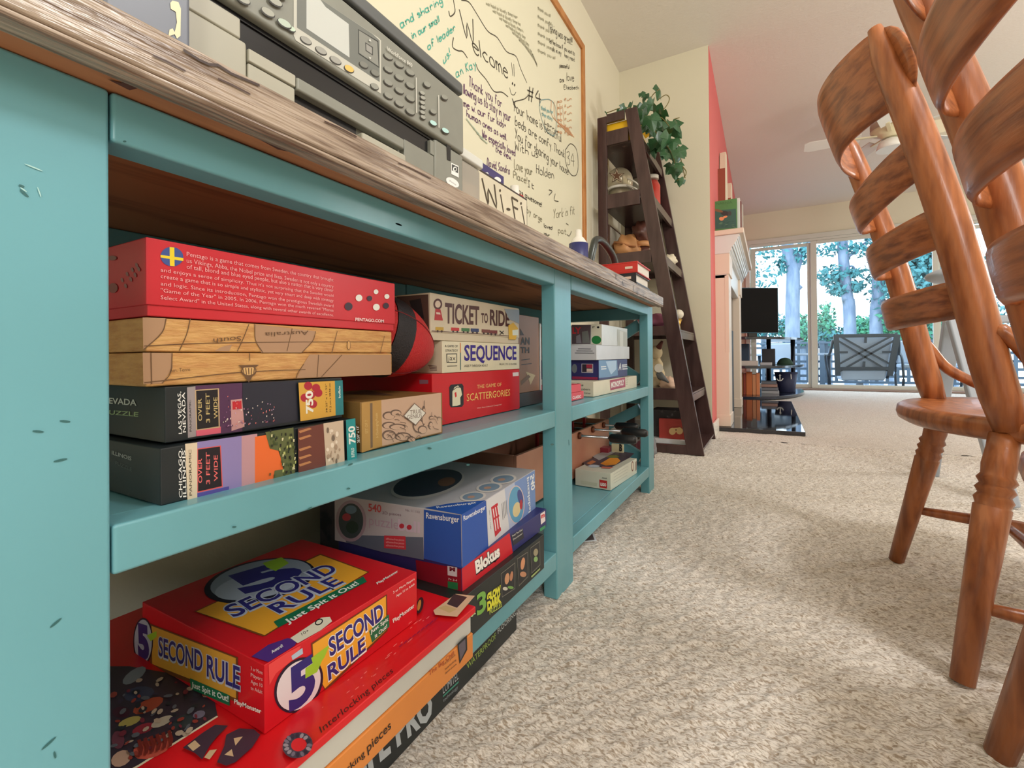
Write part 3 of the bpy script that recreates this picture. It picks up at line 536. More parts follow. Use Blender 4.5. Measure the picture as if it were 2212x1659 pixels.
D.poly([(1400, 690), (1475, 620), (1478, 735), (1418, 845)], INK); D.poly([(1410, 700), (1462, 650), (1466, 730), (1424, 820)], (96, 88, 100)); D.text('The Big Chill', (1180, 940), (1375, 775), (1175, 905), (160, 60, 30)); D.text('550 piece', (1305, 850), (1385, 780), (1303, 835), (70, 40, 30)); D.text('Interlocking', (1305, 895), (1392, 818), (1303, 880), (70, 40, 30)); D.text('jigsaw puzzle', (1305, 925), (1395, 850), (1303, 912), (70, 40, 30)); D.build(t, 'lettering')
# --- five-second game
t = carton('game_box', 'red party game box with big 5 stopwatch and yellow title, on the wide puzzle box', 'board game', -.461, .294, .531, .1905, .2625, .262, card('game_red', (210, 22, 36), .3))
BLU, LBL, YEL, GRN, LIM = (44, 40, 120), (190, 198, 216), (236, 168, 48), (20, 108, 72), (158, 200, 50)
D = Print(Z5, z=.2626)
D.poly([(695, 700), (1555, 305), (1890, 430), (1600, 600), (1180, 868), (1160, 870)], (120, 66, 24)); D.poly([(708, 700), (1555, 314), (1876, 432), (1595, 600), (1175, 862), (1000, 800)], YEL)
D.disc((1140, 490), 385, 140, (26, 22, 44), -11, 36); D.disc((1150, 480), 352, 124, (150, 160, 178), -11, 36); D.disc((1130, 520), 300, 88, (176, 186, 204), -11, 36)
D.text('5', (1040, 580), (1470, 440), (880, 470), BLU, .06); D.poly([(1160, 370), (1290, 330), (1340, 370), (1250, 425), (1190, 400)], LIM)
D.text('SECOND', (960, 748), (1690, 420), (868, 672), LBL, .07); D.text('SECOND', (965, 742), (1683, 416), (882, 676), BLU, .02)
D.text('RULE', (1270, 722), (1725, 505), (1170, 665), LBL, .07); D.text('RULE', (1275, 716), (1718, 500), (1184, 668), BLU, .02)
D.poly([(1235, 772), (1848, 462), (1872, 498), (1268, 812)], GRN); D.text('Just Spit it Out!', (1330, 788), (1822, 512), (1300, 764), WHT, .02)
D.text('PlayMonster', (1945, 518), (2088, 430), (1935, 505), WHT, .02)
D.poly([(1085, 1010), (1200, 930), (1330, 885), (1400, 895), (1380, 935), (1200, 1048)], (80, 44, 130)); D.text('Award!', (1225, 990), (1302, 942), (1215, 972), WHT, .02)
D.poly([(1350, 885), (1560, 745), (1620, 740), (1635, 770), (1560, 830), (1400, 920)], (230, 224, 206)); D.text('10+', (1430, 868), (1478, 840), (1422, 850), INK); D.disc((1545, 775), 30, 20, INK, -30); D.disc((1545, 775), 22, 13, (230, 224, 206), -30)
D.build(t)
D = Print(Z5, x=-.461)
D.poly([(1200, 1060), (1320, 980), (1420, 930), (1400, 1000), (1250, 1120), (1205, 1200)], (230, 70, 70))
D.poly([(1490, 915), (2008, 580), (2012, 830), (1590, 1240), (1500, 1100)], (110, 54, 24)); D.poly([(1500, 922), (2000, 592), (2004, 822), (1585, 1222), (1510, 1090)], YEL)
D.disc((1405, 1200), 205, 150, (30, 20, 44), -58, 36); D.disc((1405, 1200), 187, 133, (226, 216, 222), -58, 36)
D.text('5', (1340, 1385), (1520, 1250), (1330, 1095), BLU, .04); D.poly([(1355, 1000), (1430, 945), (1434, 985), (1362, 1030)], (176, 196, 214))
D.poly([(1450, 1085), (1500, 1050), (1490, 1015), (1618, 920), (1580, 1010), (1565, 1030), (1530, 1110), (1450, 1155)], LIM)
D.text('SECOND', (1615, 1010), (1990, 745), (1600, 880), WHT, .06); D.text('SECOND', (1618, 1004), (1984, 740), (1604, 884), BLU, .03)
D.text('RULE', (1605, 1175), (1868, 960), (1595, 1065), WHT, .06); D.text('RULE', (1609, 1168), (1862, 956), (1599, 1070), BLU, .03)
D.poly([(1885, 830), (2020, 715), (2024, 800), (1905, 910)], GRN); D.text('Just Spit', (1895, 850), (2016, 758), (1892, 826), WHT, .02); D.text('it Out!', (1925, 880), (2008, 805), (1922, 855), WHT, .02)
D.text('3 or More Players', (2050, 575), (2195, 480), (2048, 560), WHT); D.text('Ages 10 to Adult', (2070, 600), (2195, 515), (2068, 585), WHT); D.text('PlayMonster', (2050, 775), (2195, 665), (2044, 750), WHT, .02)
D.text('PlayMonster', (960, 1330), (1160, 1395), (960, 1305), WHT) if False else None; D.build(t)
D = Print(Z5, y=.294)
D.poly([(395, 780), (995, 1010), (995, 1320), (680, 1190), (395, 1075)], (110, 62, 24)); D.poly([(405, 795), (980, 1015), (982, 1290), (700, 1170), (410, 1055)], (214, 160, 56))
D.disc((348, 900), 68, 160, (26, 24, 46), 0, 30); D.disc((348, 900), 60, 148, (176, 184, 208), 0, 30); D.text('5', (315, 990), (392, 1020), (305, 770), BLU, .06); D.poly([(372, 860), (440, 830), (440, 870), (400, 900)], LIM)
D.text('SECOND', (450, 1000), (760, 1112), (450, 860), LBL, .06); D.text('SECOND', (454, 994), (754, 1106), (454, 866), BLU, .02); D.text('RULE', (780, 1140), (1015, 1235), (780, 985), LBL, .06); D.text('RULE', (784, 1134), (1010, 1229), (784, 991), BLU, .02)
D.poly([(668, 1150), (940, 1268), (940, 1340), (675, 1225)], GRN); D.text('Just Spit it Out!', (680, 1210), (932, 1312), (680, 1172), WHT, .02)
for i, s in enumerate(('3 or More', 'Players', 'Ages 10', 'to Adult')): D.text(s, (1085, 1095+i*44), (1165, 1126+i*44), (1085, 1070+i*44), (236, 206, 206))
D.text('PlayMonster', (972, 1320), (1158, 1392), (972, 1290), WHT, .03); D.build(t, 'side_lettering')
# --- bottom shelf, right stack
t = carton('puzzle_box', 'black box of glow-in-the-dark puzzles with hand pictures, under the red-navy block game', 'puzzle box', -.4415, .609, .930, .1115, .1868, .30, card('charcoal', (34, 40, 40)))
D = Print(Z6, x=-.4415)
for pts in ([(1590, 1250), (1705, 1160), (1705, 1370), (1600, 1440)], [(1720, 1130), (1805, 1075), (1808, 1275), (1735, 1350)], [(1825, 1045), (1900, 990), (1905, 1180), (1835, 1250)]):
    D.poly(pts, (120, 118, 108)); D.poly([(x*.94+sum(p[0] for p in pts)/4*.06, y*.94+sum(p[1] for p in pts)/4*.06) for x, y in pts], (34, 36, 40))
for c, rx, ry, col in (((1640, 1290), 18, 46, (206, 150, 110)), ((1675, 1270), 12, 40, (190, 130, 96)), ((1625, 1370), 20, 14, (210, 206, 190)), ((1668, 1360), 24, 12, (120, 170, 80)), ((1765, 1170), 16, 50, (214, 150, 110)), ((1768, 1255), 26, 22, (196, 140, 104)), ((1868, 1080), 18, 30, (160, 150, 120)), ((1868, 1135), 16, 22, (140, 180, 110))): D.disc(c, rx, ry, col, 8, 14)
D.text('3', (1400, 1585), (1475, 1530), (1395, 1420), (120, 176, 76), .03); D.text('GLOW', (1480, 1470), (1590, 1395), (1478, 1410), (222, 220, 60), .08); D.text('DARK', (1482, 1545), (1592, 1470), (1480, 1475), (222, 220, 60), .08); D.text('PUZZLES', (1500, 1575), (1598, 1510), (1498, 1540), (190, 206, 90), .02); D.text('&', (1350, 1600), (1390, 1565), (1346, 1530), (190, 206, 150), .02); D.poly([(1830, 1270), (1900, 1205), (1902, 1215), (1835, 1282)], (170, 190, 120)); D.build(t)
t = carton('game_box', 'flat red and navy block game box directly beneath the globe puzzle box', 'board game', -.455, .637, .972, .1872, .2288, .30, card('navy', (48, 50, 112)))
D = Print(Z6, x=-.455)
D.poly([(1280, 1210), (1660, 925), (1690, 1100), (1285, 1392)], (206, 32, 46)); D.text('Blokus', (1392, 1250), (1588, 1105), (1380, 1150), (30, 20, 30), .12); D.text('Blokus', (1394, 1246), (1585, 1103), (1383, 1152), (244, 240, 232), .05)
D.poly([(1672, 945), (1765, 888), (1775, 965), (1690, 1030)], (44, 44, 56)); D.text('Twice! Two-Sided', (1680, 960), (1762, 905), (1679, 945), WHT); D.text('Dominate!', (1690, 985), (1762, 935), (1689, 972), WHT)
D.poly([(1905, 775), (1942, 750), (1945, 830), (1910, 860)], (236, 226, 226)); D.text('m', (1912, 810), (1940, 795), (1911, 785), (206, 50, 60), .06); D.poly([(1900, 890), (1945, 862), (1945, 885), (1905, 915)], (60, 150, 100)); D.build(t)
D = Print(Z6, y=.637); D.poly([(915, 1140), (1278, 1215), (1282, 1392), (930, 1320)], (140, 22, 40)); D.poly([(1168, 1188), (1245, 1200), (1245, 1275), (1170, 1262)], (206, 200, 206)); D.text('M', (1185, 1225), (1230, 1232), (1185, 1195), (110, 20, 40), .06); D.poly([(1170, 1310), (1250, 1322), (1252, 1378), (1172, 1365)], (40, 120, 70)); D.text('7+ 2-4', (1175, 1300), (1245, 1312), (1175, 1284), WHT); D.build(t, 'side_print')
# globe puzzle box, slightly turned
PA = np.array([-.452, .636, 0]); PB = np.array([-.480, .966, 0]); dv = (PB-PA)/np.linalg.norm(PB-PA); nv = np.array([dv[1], -dv[0], 0])
t = carton('puzzle_box', 'grey-white globe puzzle box with royal blue corner, on the bottom shelf right stack', 'puzzle box', -.452, .636, .967, .2292, .3172, .285, card('pale_grey', (196, 192, 196), .35), rz=math.atan2(-dv[0], dv[1]))
BL = (40, 84, 170)
D = Print(Z6, n=(PA, nv)); D.poly([(1278, 780), (1472, 668), (1492, 1048), (1284, 1208)], BL); D.text('Ravensburger', (1296, 830), (1470, 735), (1292, 792), WHT, .01)
D.poly([(1500, 650), (1860, 428), (1868, 735), (1510, 1040), (1492, 1048), (1474, 668)], (214, 214, 216)); D.poly([(1700, 525), (1860, 428), (1868, 735), (1740, 845)], (120, 148, 200)); D.poly([(1620, 575), (1700, 525), (1740, 845), (1660, 912)], (176, 188, 212))
D.disc((1713, 700), 66, 152, (214, 190, 186), 0, 30); D.disc((1713, 700), 60, 144, (96, 160, 196), 0, 30); D.disc((1716, 740), 30, 60, (216, 200, 150), 10); D.disc((1745, 640), 22, 60, (70, 80, 140), -10); D.disc((1752, 700), 12, 40, (176, 50, 60), 0)
D.poly([(1512, 722), (1564, 685), (1592, 905), (1545, 958)], (196, 36, 52))
for i in range(3):
    x = 1524+i*18; D.poly([(x, 735-i*12), (x+7, 730-i*12), (x+18, 800-i*12), (x+11, 806-i*12)], (232, 224, 224)); D.poly([(x+12, 822-i*12), (x+19, 816-i*12), (x+30, 905-i*14), (x+23, 912-i*14)], (232, 224, 224))
for i in range(4): D.line([(1598+i*11, 690-i*8), (1606+i*11, 820-i*14)], .0016, (120, 120, 126))
D.text('540', (1852, 455), (1860, 575), (1822, 470), (236, 240, 244), .03); D.text('puzzleball', (1808, 480), (1828, 770), (1790, 492), (236, 240, 244), .02); D.text('No. 11 1101', (1500, 745), (1512, 890), (1494, 750), (80, 80, 84)); D.build(t)
D = Print(Z6, n=(PA, dv)); D.poly([(980, 740), (1274, 785), (1282, 1205), (980, 1130)], BL); D.text('Ravensburger', (998, 808), (1262, 842), (998, 762), WHT, .01)
D.poly([(360, 940), (975, 960), (980, 1140), (640, 1075), (360, 1000)], (96, 108, 124)); D.disc((400, 830), 122, 165, (170, 150, 160), 0, 30); D.disc((400, 830), 98, 140, (66, 80, 82), 0, 30); D.disc((365, 800), 34, 30, (176, 70, 80)); D.disc((410, 880), 50, 50, (44, 66, 56)); D.disc((400, 740), 46, 34, (110, 140, 160))
D.text('540', (538, 750), (642, 762), (538, 690), (196, 84, 84), .02); D.text('3D pieces', (650, 775), (800, 792), (650, 752), (140, 110, 120)); D.text('puzzle', (545, 860), (780, 898), (545, 785), (186, 160, 176), .0); D.text('ball', (775, 900), (950, 925), (775, 815), (206, 190, 206), .03); D.disc((805, 870), 20, 20, (190, 50, 66)); D.disc((865, 880), 20, 20, (190, 50, 66)); D.text('No. 11 1101', (835, 752), (950, 770), (835, 732), (130, 110, 120))
D.poly([(665, 945), (835, 952), (840, 1058), (665, 1045)], (206, 60, 72))
for i in range(3): D.text('adhesive-free pieces', (680, 978+i*26), (825, 990+i*26), (680, 962+i*26), (240, 190, 190))
D.build(t, 'side_print')
D = Print(Z6, z=.3173); D.poly([(985, 728), (1200, 690), (1472, 668), (1280, 782)], BL); D.text('Ravensburger', (1085, 732), (1405, 690), (1075, 718), WHT, .01)
D.disc((1010, 540), 300, 105, (206, 200, 196), -12, 36); D.disc((1010, 530), 280, 95, (54, 58, 72), -12, 36); D.disc((1160, 520), 70, 34, (130, 90, 66), -10)
for c in ((1370, 638), (1500, 565), (1612, 500)): D.disc(c, 105, 38, (220, 212, 206), -6); D.disc(c, 84, 29, (130, 150, 170), -6); D.disc((c[0]-14, c[1]+4), 30, 10, (190, 150, 130), -6)
D.build(t, 'top_print')
t = carton('game_box', 'dark picture-covered box leaning in the back corner beyond the globe puzzle box', 'board game', -.79, .70, 1.015, .1115, .335, .10, mat('busy_dark_print', (70, 66, 78), .4, rgb2=(40, 44, 58), nscale=24, thr=(.4, .5)))
# --- carton lying on the carpet under the table
t = carton('flooring_box', 'black flooring carton with white and green lettering on the carpet under the console', 'cardboard box', -.475, .17, .862, .0015, .055, .2, card('flooring_black', (36, 42, 44)))
D = Print(Z7, x=-.475)
D.text('WATERPROOF', (1478, 890), (1705, 640), (1472, 845), (150, 176, 84), .01); D.text('FLOORING', (1718, 612), (1858, 462), (1714, 575), (200, 206, 206), .01)
D.text('LIFE PRO', (560, 1800), (1215, 1240), (520, 1560), (190, 198, 204), .05); D.text('LUMITEL', (1290, 1080), (1410, 960), (1285, 1020), (190, 198, 204)); D.line([(1288, 1100), (1410, 985)], .003, (70, 150, 130)); D.text('technology', (1290, 1145), (1405, 1035), (1288, 1120), (160, 170, 176)); D.build(t)
# ------------------------------------------------------------------ second bay
t = carton('game_box', 'cream tile game box with a plum title label, bottom of the second-bay stack', 'board game', -.489, 1.403, 1.902, .4505, .4985, .27, card('ivory', (226, 220, 196)), rz=-.022)
ZE = (1225, 760, 5.29); PA2 = np.array([-.489, 1.403, 0]); n2 = np.array([math.cos(.022), -math.sin(.022), 0])
D = Print(ZE, n=(PA2, n2)); D.poly([(488, 325), (662, 292), (665, 402), (495, 440)], (172, 60, 92)); D.text('MONOPOLY', (502, 412), (655, 375), (500, 345), WHT, .04)
for i in range(4): D.line([(672, 300+i*24), (700-i*3, 296+i*24)], .0018, (150, 150, 130))
D.build(t)
D = Print(ZE, y=1.403); D.text('The', (110, 385), (185, 392), (115, 360), INK); D.text('Numbers', (110, 432), (265, 440), (110, 412), INK); D.text('Corner', (195, 478), (270, 484), (195, 458), INK); D.build(t, 'side_lettering')
t = carton('game_box', 'navy game box with foil pictures, second from the bottom of the second-bay stack', 'board game', -.500, 1.492, 1.842, .499, .5665, .25, card('navy', (48, 50, 112)))
D = Print(ZE, x=-.5); D.poly([(360, 95), (460, 95), (570, 95), (580, 270), (460, 290), (362, 300)], (110, 150, 190))
for a in ((385, 165), (388, 190), (625, 145), (625, 165), (630, 190)): D.poly([(a[0], a[1]), (a[0]+60, a[1]-4), (a[0]+60, a[1]+8), (a[0], a[1]+14)], (220, 228, 236))
D.text('A', (585, 210), (618, 205), (590, 130), (220, 228, 236), .03); D.poly([(440, 110), (560, 100), (560, 200), (500, 260), (470, 190)], (176, 206, 236)); D.build(t)
D = Print(ZE, y=1.492); D.poly([(60, 280), (350, 290), (350, 320), (60, 312)], (150, 40, 80)); D.poly([(165, 135), (298, 138), (298, 240), (165, 238)], (200, 200, 210)); D.poly([(172, 142), (290, 144), (290, 232), (172, 232)], (52, 44, 60)); D.poly([(220, 145), (288, 146), (288, 185), (222, 184)], (180, 50, 80)); D.poly([(224, 192), (286, 194), (286, 228), (224, 228)], (224, 206, 196)); D.disc((85, 190), 30, 52, (120, 130, 140)); D.build(t, 'side_print')
t = carton('game_box', 'plain silver-white game box, third from the bottom of the second-bay stack', 'board game', -.498, 1.462, 1.868, .567, .6165, .26, card('silver_white', (216, 220, 224), .3))
D = Print((1225, 620, 5.29), y=1.462)
for i in range(3): D.line([(125-i*18, 706+i*24), (272+i*20, 708+i*24)], .0022, (70, 74, 84))
D.build(t, 'side_lettering')
t = carton('game_box', 'glossy white game box with a green badge, on top of the second-bay stack', 'board game', -.500, 1.526, 1.848, .617, .6885, .24, card('glossy_white', (222, 224, 222), .22))
D = Print((1225, 620, 5.29), y=1.526); D.poly([(55, 432), (272, 432), (268, 650), (55, 652)], (92, 78, 84)); D.text('LY', (62, 530), (160, 530), (62, 462), (206, 50, 60), .04); D.poly([(278, 425), (392, 425), (392, 655), (275, 655)], (224, 222, 200)); D.disc((335, 605), 55, 48, (36, 130, 66)); D.poly([(104, 560), (150, 540), (165, 640), (104, 640)], (140, 136, 144)); D.poly([(170, 510), (240, 500), (262, 640), (175, 640)], (120, 124, 120)); D.text('F', (292, 470), (318, 470), (292, 448), INK); D.disc((355, 460), 14, 12, INK); D.build(t, 'side_print')
D = Print((1225, 620, 5.29), x=-.5); D.poly([(570, 480), (684, 520), (684, 690), (575, 676)], (176, 180, 172)); D.poly([(600, 500), (640, 512), (640, 685), (605, 680)], (206, 210, 204)); D.build(t)
for z0, z1, y1, n in ((.4505, .4735, 1.345, 'lower of two small red travel game tins beside the cream tile game'), (.474, .4965, 1.322, 'upper of two small red travel game tins beside the cream tile game')):
    t = carton('travel_game', n, 'travel game', -.500, 1.232, y1, z0, z1, .09, card('coral_red', (214, 66, 78)))
    if z0 < .46: D = Print(ZE, x=-.5); D.text('CLASSIC', (62, 540), (160, 522), (60, 508), WHT, .02); D.build(t)
# open camera-bag style black bundle behind the stack
BAG = mat('black_nylon', (54, 56, 62), .55, rgb2=(24, 24, 30), nscale=16, bump=.6, bscale=28)
t = thing('bag', 'crumpled black nylon bag behind the second-bay box stack', 'bag', (-.80, 1.75, .4505))
def lump(q, d): return q*(1+.10*math.sin(d.x*9+d.z*5)+.08*math.sin(d.y*13+2)+.06*math.sin(d.z*17))
b = MB(); b.ball((-.83, 1.72, .563), (.075, .22, .105), BAG, fn=lump, seg=36, ring=24); b.build('body', t)
b = MB(); b.tube(catmull([(-.77, 1.60, .63), (-.75, 1.68, .70), (-.74, 1.78, .69), (-.77, 1.84, .62)], 5), .008, mat('grey_webbing', (120, 122, 130), .7), 8); b.build('strap', t)
t = carton('game_box', 'pale yellow box lid lying at the back of the second bay', 'board game', -.70, 1.86, 2.01, .4505, .52, .16, card('pale_yellow', (226, 218, 170)))
# tabletop foosball
FW_ = mat('tan_panel', (196, 140, 112), .45, rgb2=(176, 112, 88), nscale=4); CH = mat('chrome', (190, 190, 194), .22, .95); 
t = thing('foosball_game', 'mini wooden foosball table with steel rods and black grips on the bottom shelf', 'foosball table', (-.75, 1.6, .111))
for bx, n in (((-.647, -.635, 1.16, 2.028, .13, .296), 'side_wall'), ((-.90, -.888, 1.16, 2.028, .13, .296), 'side_wall'), ((-.888, -.647, 1.16, 1.172, .13, .296), 'end_wall'), ((-.888, -.647, 2.016, 2.028, .13, .296), 'end_wall')):
    b = MB(); b.box(*bx, FW_); b.build(n, t, .002)
b = MB(); b.box(-.888, -.647, 1.172, 2.016, .15, .165, mat('green_felt', (60, 110, 74), .9)); b.build('playfield', t)
for x in (-.88, -.66):
    for y in (1.19, 2.0): b = MB(); b.lathe((x, y, .111), (x, y, .13), [(0, .010), (1, .012)], BLACK, 10); b.build('foot', t)
for i, (y, zz, ex) in enumerate(((1.65, .280, -.416), (1.80, .282, -.412), (1.94, .282, -.48))):
    b = MB(); b.tube([(-.93, y, zz), (ex-.05, y, zz)], .0045, CH, 10); rod = b.build('rod', t)
    b = MB(); b.lathe((-.6345, y, zz), (-.623, y, zz), [(0, .013), (.6, .013), (1, .009)], mat('bronze_bushing', (120, 70, 48), .4, .5), 14); b.build('bushing', rod)
    b = MB(); b.lathe((ex-.10, y, zz), (ex, y, zz), [(0, .010), (.06, .0155), (.5, .0165), (.9, .0155), (1, .010)], BLACK, 16); b.build('grip', rod)
    for xx in (-.72, -.81):
        b = MB(); b.box(xx-.006, xx+.006, y-.006, y+.006, zz-.085, zz+.026, mat('player_red', (170, 40, 44), .4)); b.box(xx-.008, xx+.008, y-.014, y+.014, zz-.098, zz-.083, mat('player_red', (170, 40, 44), .4)); b.build('player', rod, .002)
# brick-toy set box with open lid
LB = card('box_white', (214, 216, 200), .35); LBR = mat('black_bottom', (24, 24, 30), .5)
t = carton('toy_box', 'cream toy set box with a red square logo and orange-black picture on its lid', 'toy box', -.489, 1.573, 1.856, .1115, .1705, .135, LB, rz=-.07)
dA = np.array([-.489, 1.573, 0]); nA = np.array([math.cos(.07), -math.sin(.07), 0]); dA2 = np.array([math.sin(.07), math.cos(.07), 0])
ZF = (1225, 880, 4.76)
D = Print(ZF, n=(dA, dA2)); D.poly([(332, 742), (412, 755), (410, 835), (334, 822)], (190, 42, 40)); D.text('LEGO', (342, 802), (402, 812), (342, 772), WHT, .05); D.text('30668', (358, 730), (408, 738), (358, 716), INK); D.poly([(140, 750), (310, 778), (305, 812), (140, 785)], (196, 200, 180)); D.build(t)
D = Print(ZF, n=(dA, nA))
for i in range(5): D.line([(478, 660+i*30), (630-i*4, 570+i*32)], .0016, (176, 178, 168))
D.disc((672, 605), 12, 52, (120, 70, 62)); D.disc((672, 605), 7, 38, (220, 210, 190)); D.poly([(700, 560), (715, 550), (715, 640), (700, 655)], (150, 130, 120)); D.build(t, 'side_lettering')
D = Print(ZF, z=.1707); D.poly([(160, 570), (380, 470), (500, 440), (690, 475), (640, 520), (440, 625), (200, 600)], (70, 58, 74)); D.poly([(340, 580), (440, 520), (520, 520), (550, 550), (500, 590), (400, 600)], (236, 150, 40)); D.poly([(200, 575), (260, 545), (300, 560), (240, 590)], (214, 130, 70)); D.disc((470, 505), 70, 14, (120, 130, 60)); D.poly([(250, 500), (400, 450), (500, 460), (330, 545)], (170, 170, 170)); D.disc((275, 605), 60, 14, (190, 206, 220)); D.poly([(360, 610), (480, 616), (440, 632), (350, 628)], (200, 110, 90)); D.build(t, 'lid_picture')
t = carton('toy_case', 'small dark red plastic toy case behind the cream toy set box', 'toy case', -.60, 1.90, 1.955, .1115, .190, .08, card('wine', (150, 48, 66)))
t = carton('game_card', 'cream card lettered B, standing behind the toy set box', 'card', -.545, 1.93, 1.945, .1115, .205, .05, card('card_cream', (226, 220, 180)))
D = Print(ZF, y=1.93); D.text('B', (535, 445), (565, 450), (537, 375), INK, .06); D.build(t)
t = thing('photo_card', 'dark photo card with a white border on the carpet under the second bay', 'card', (-.49, 1.40, .002))
b = MB(); b.prism([(-.478, 1.39, .003), (-.56, 1.32, .003), (-.60, 1.40, .003), (-.52, 1.47, .003)], (0, 0, .0015), card('paper', (232, 234, 238))); b.build('paper', t)
b = MB(); b.prism([(-.486, 1.391, .0046), (-.559, 1.329, .0046), (-.592, 1.399, .0046), (-.522, 1.461, .0046)], (0, 0, .0002), card('dim_photo', (90, 76, 76))); b.build('photo', t)
# ------------------------------------------------------------------ printer on the table top
PZ1, PZ2, PZ3 = (230, 0, 3.0976), (620, 0, 3.2564), (780, 180, 3.807)
t = thing('printer', 'grey and black all-in-one inkjet printer with a tilted control panel on the table top', 'printer', (-.68, .47, .8305))
PG = mat('printer_grey', (140, 142, 132), .35, noise=.06, nscale=30); PL = mat('printer_light_grey', (176, 174, 158), .4); PK_ = mat('printer_black', (16, 17, 20), .25); PD = mat('printer_dark_grey', (92, 96, 96), .4)
def pb(n, bx, mt, bev=.003, lab=None):
    b = MB(); b.box(*bx, mt); return b.build(n, t, bev, label=lab)
y0p, y1p = .236, .714
pb('body', (-.86, -.512, y0p, y1p-.002, .8305, .960), PG, .004)
pb('front_cover', (-.513, -.500, y0p, .303, .8305, .928), PL, .003); pb('front_cover', (-.513, -.5005, y0p, .2965, .9285, .951), PL, .002); pb('front_cover', (-.513, -.500, .6305, y1p, .8305, .957), PG, .004); pb('front_cover', (-.513, -.502, .556, .63, .8305, .9265), PG, .002); pb('slot_edge', (-.513, -.5015, .6205, .6303, .927, .951), PG, .001)
pb('output_slot', (-.5125, -.508, .2975, .62, .9235, .9585), PK_, 0)
pb('trim_strip', (-.512, -.4985, .304, .362, .9085, .923), PL, .0015); pb('trim_strip', (-.512, -.4975, .3625, .5515, .906, .9225), PG, .003); pb('paper_tray', (-.512, -.500, .304, .362, .8305, .9075), PL, .002)
pb('tray_recess', (-.512, -.509, .3625, .4645, .8305, .905), PK_, 0); pb('tray_handle', (-.512, -.4965, .465, .555, .8305, .8985), PL, .004)
pb('panel_shadow_gap', (-.86, -.506, y0p, y1p-.006, .9535, .9585), PK_, 0)
pan = pb('control_panel', (-.84, -.4965, y0p, y1p-.001, .959, 1.063), PG, .005)
pb('lid_gap', (-.85, -.506, y0p+.002, .672, 1.063, 1.0705), PK_, 0); pb('scanner_lid', (-.86, -.498, y0p-.01, y1p+.0005, 1.0706, 1.093), PD, .005)
D = Print(PZ2, x=-.4965)
D.poly([(45, -60), (45, 250), (60, 285), (660, 660), (660, 285), (640, 265), (150, -60)], (196, 196, 184)); D.poly([(68, -60), (68, 195), (650, 578), (650, 285), (600, 240), (150, -60)], (112, 116, 110))
D.poly([(135, -60), (135, 200), (438, 405), (432, 170), (270, 50), (190, -60)], (200, 204, 198))
D.poly([(498, 205), (640, 290), (648, 480), (500, 380)], (40, 44, 40)); D.poly([(504, 214), (634, 296), (642, 468), (506, 374)], (136, 138, 130)); D.poly([(548, 298), (602, 332), (602, 392), (550, 358)], (50, 52, 48)); D.poly([(554, 308), (596, 336), (596, 382), (556, 354)], (150, 150, 144))
def key(x, y, w=62, h=34, c=(150, 152, 142), o=(40, 38, 30)):
    D.disc((x, y), w*.62, h*.62, o, 33, 14); D.disc((x+2, y-5), w*.55, h*.5, c, 33, 14)
for x, y in ((130, 288), (236, 360), (338, 428)): key(x, y, 78, 40, (160, 160, 152))
key(433, 488, 66, 40, (236, 190, 100)); key(612, 612, 56, 36); key(535, 460, 60, 36, (124, 126, 118)); key(615, 518, 60, 36, (124, 126, 118))
for i in range(3):
    for j in range(4): key(708+i*76, 402+i*56+j*92, 62, 32, (146, 148, 138))
for j in range(6): key(945+(j % 2)*4, 660+j*34, 36, 22, (168, 170, 160))
key(978, 600, 50, 32); key(1020, 790, 44, 28); key(1100, 690, 44, 28); key(1020, 872, 50, 28, (190, 230, 226)); key(1105, 925, 50, 28, (190, 230, 226)); key(20, 210, 60, 30, (200, 220, 200))
D.poly([(898, 548), (904, 548), (906, 796), (900, 796)], (210, 210, 200)); D.poly([(1056, 672), (1062, 672), (1064, 900), (1058, 900)], (210, 210, 200)); D.text('WorkForce 840', (692, 358), (872, 478), (694, 328), (206, 206, 196), .02)
for a in ((575, 285), (575, 408)): D.poly([(a[0]-9, a[1]+(6 if a[1] < 300 else -6)), (a[0]+9, a[1]+(12 if a[1] < 300 else 2)), (a[0], a[1]-(12 if a[1] < 300 else -14))], (206, 208, 200))
D.z = PZ1
for p in ((905, 5), (1070, 90), (1180, 165), (1120, 20), (1150, -30)): key(p[0], p[1], 92, 40, (170, 172, 160) if p[0] != 1180 else (190, 206, 190))
D.build(pan, 'buttons', kind='stuff')
D = Print(PZ3, x=-.4998); D.poly([(738, 652), (800, 680), (802, 776), (740, 746)], WHT); D.poly([(744, 664), (795, 688), (796, 740), (745, 716)], (70, 74, 72)); D.disc((770, 706), 16, 20, WHT); D.disc((772, 706), 9, 13, (70, 74, 72)); D.disc((750, 815), 60, 32, WHT, 33); D.text('Wireless', (722, 806), (780, 842), (722, 792), (90, 96, 96)); D.poly([(700, 500), (735, 520), (735, 640), (706, 628)], PK_); D.build(t, 'stickers', kind='stuff')
b = MB(); b.box(-.49, -.47, .10, .165, .8305, .985, PK_); t2 = thing('speaker', 'small black desktop speaker at the near end of the table top', 'speaker', (-.50, .13, .8305)); b.build('body', t2, .004)
b = MB(); b.box(-.58, -.4705, .166, .232, .8305, 1.02, mat('slate_blue_plastic', (118, 124, 136), .4)); t2 = thing('phone_dock', 'slate grey plastic dock with peeling cream paper beside the printer', 'dock', (-.52, .2, .8305)); b.build('body', t2, .004)
D = Print(PZ1, x=-.4703); D.poly([(425, 20), (440, 5), (480, 15), (497, 60), (494, 240), (470, 260), (455, 230), (412, 245), (420, 200), (440, 190), (455, 215), (470, 150), (462, 80), (428, 60)], (232, 222, 184)); D.build(t2, 'torn_paper')
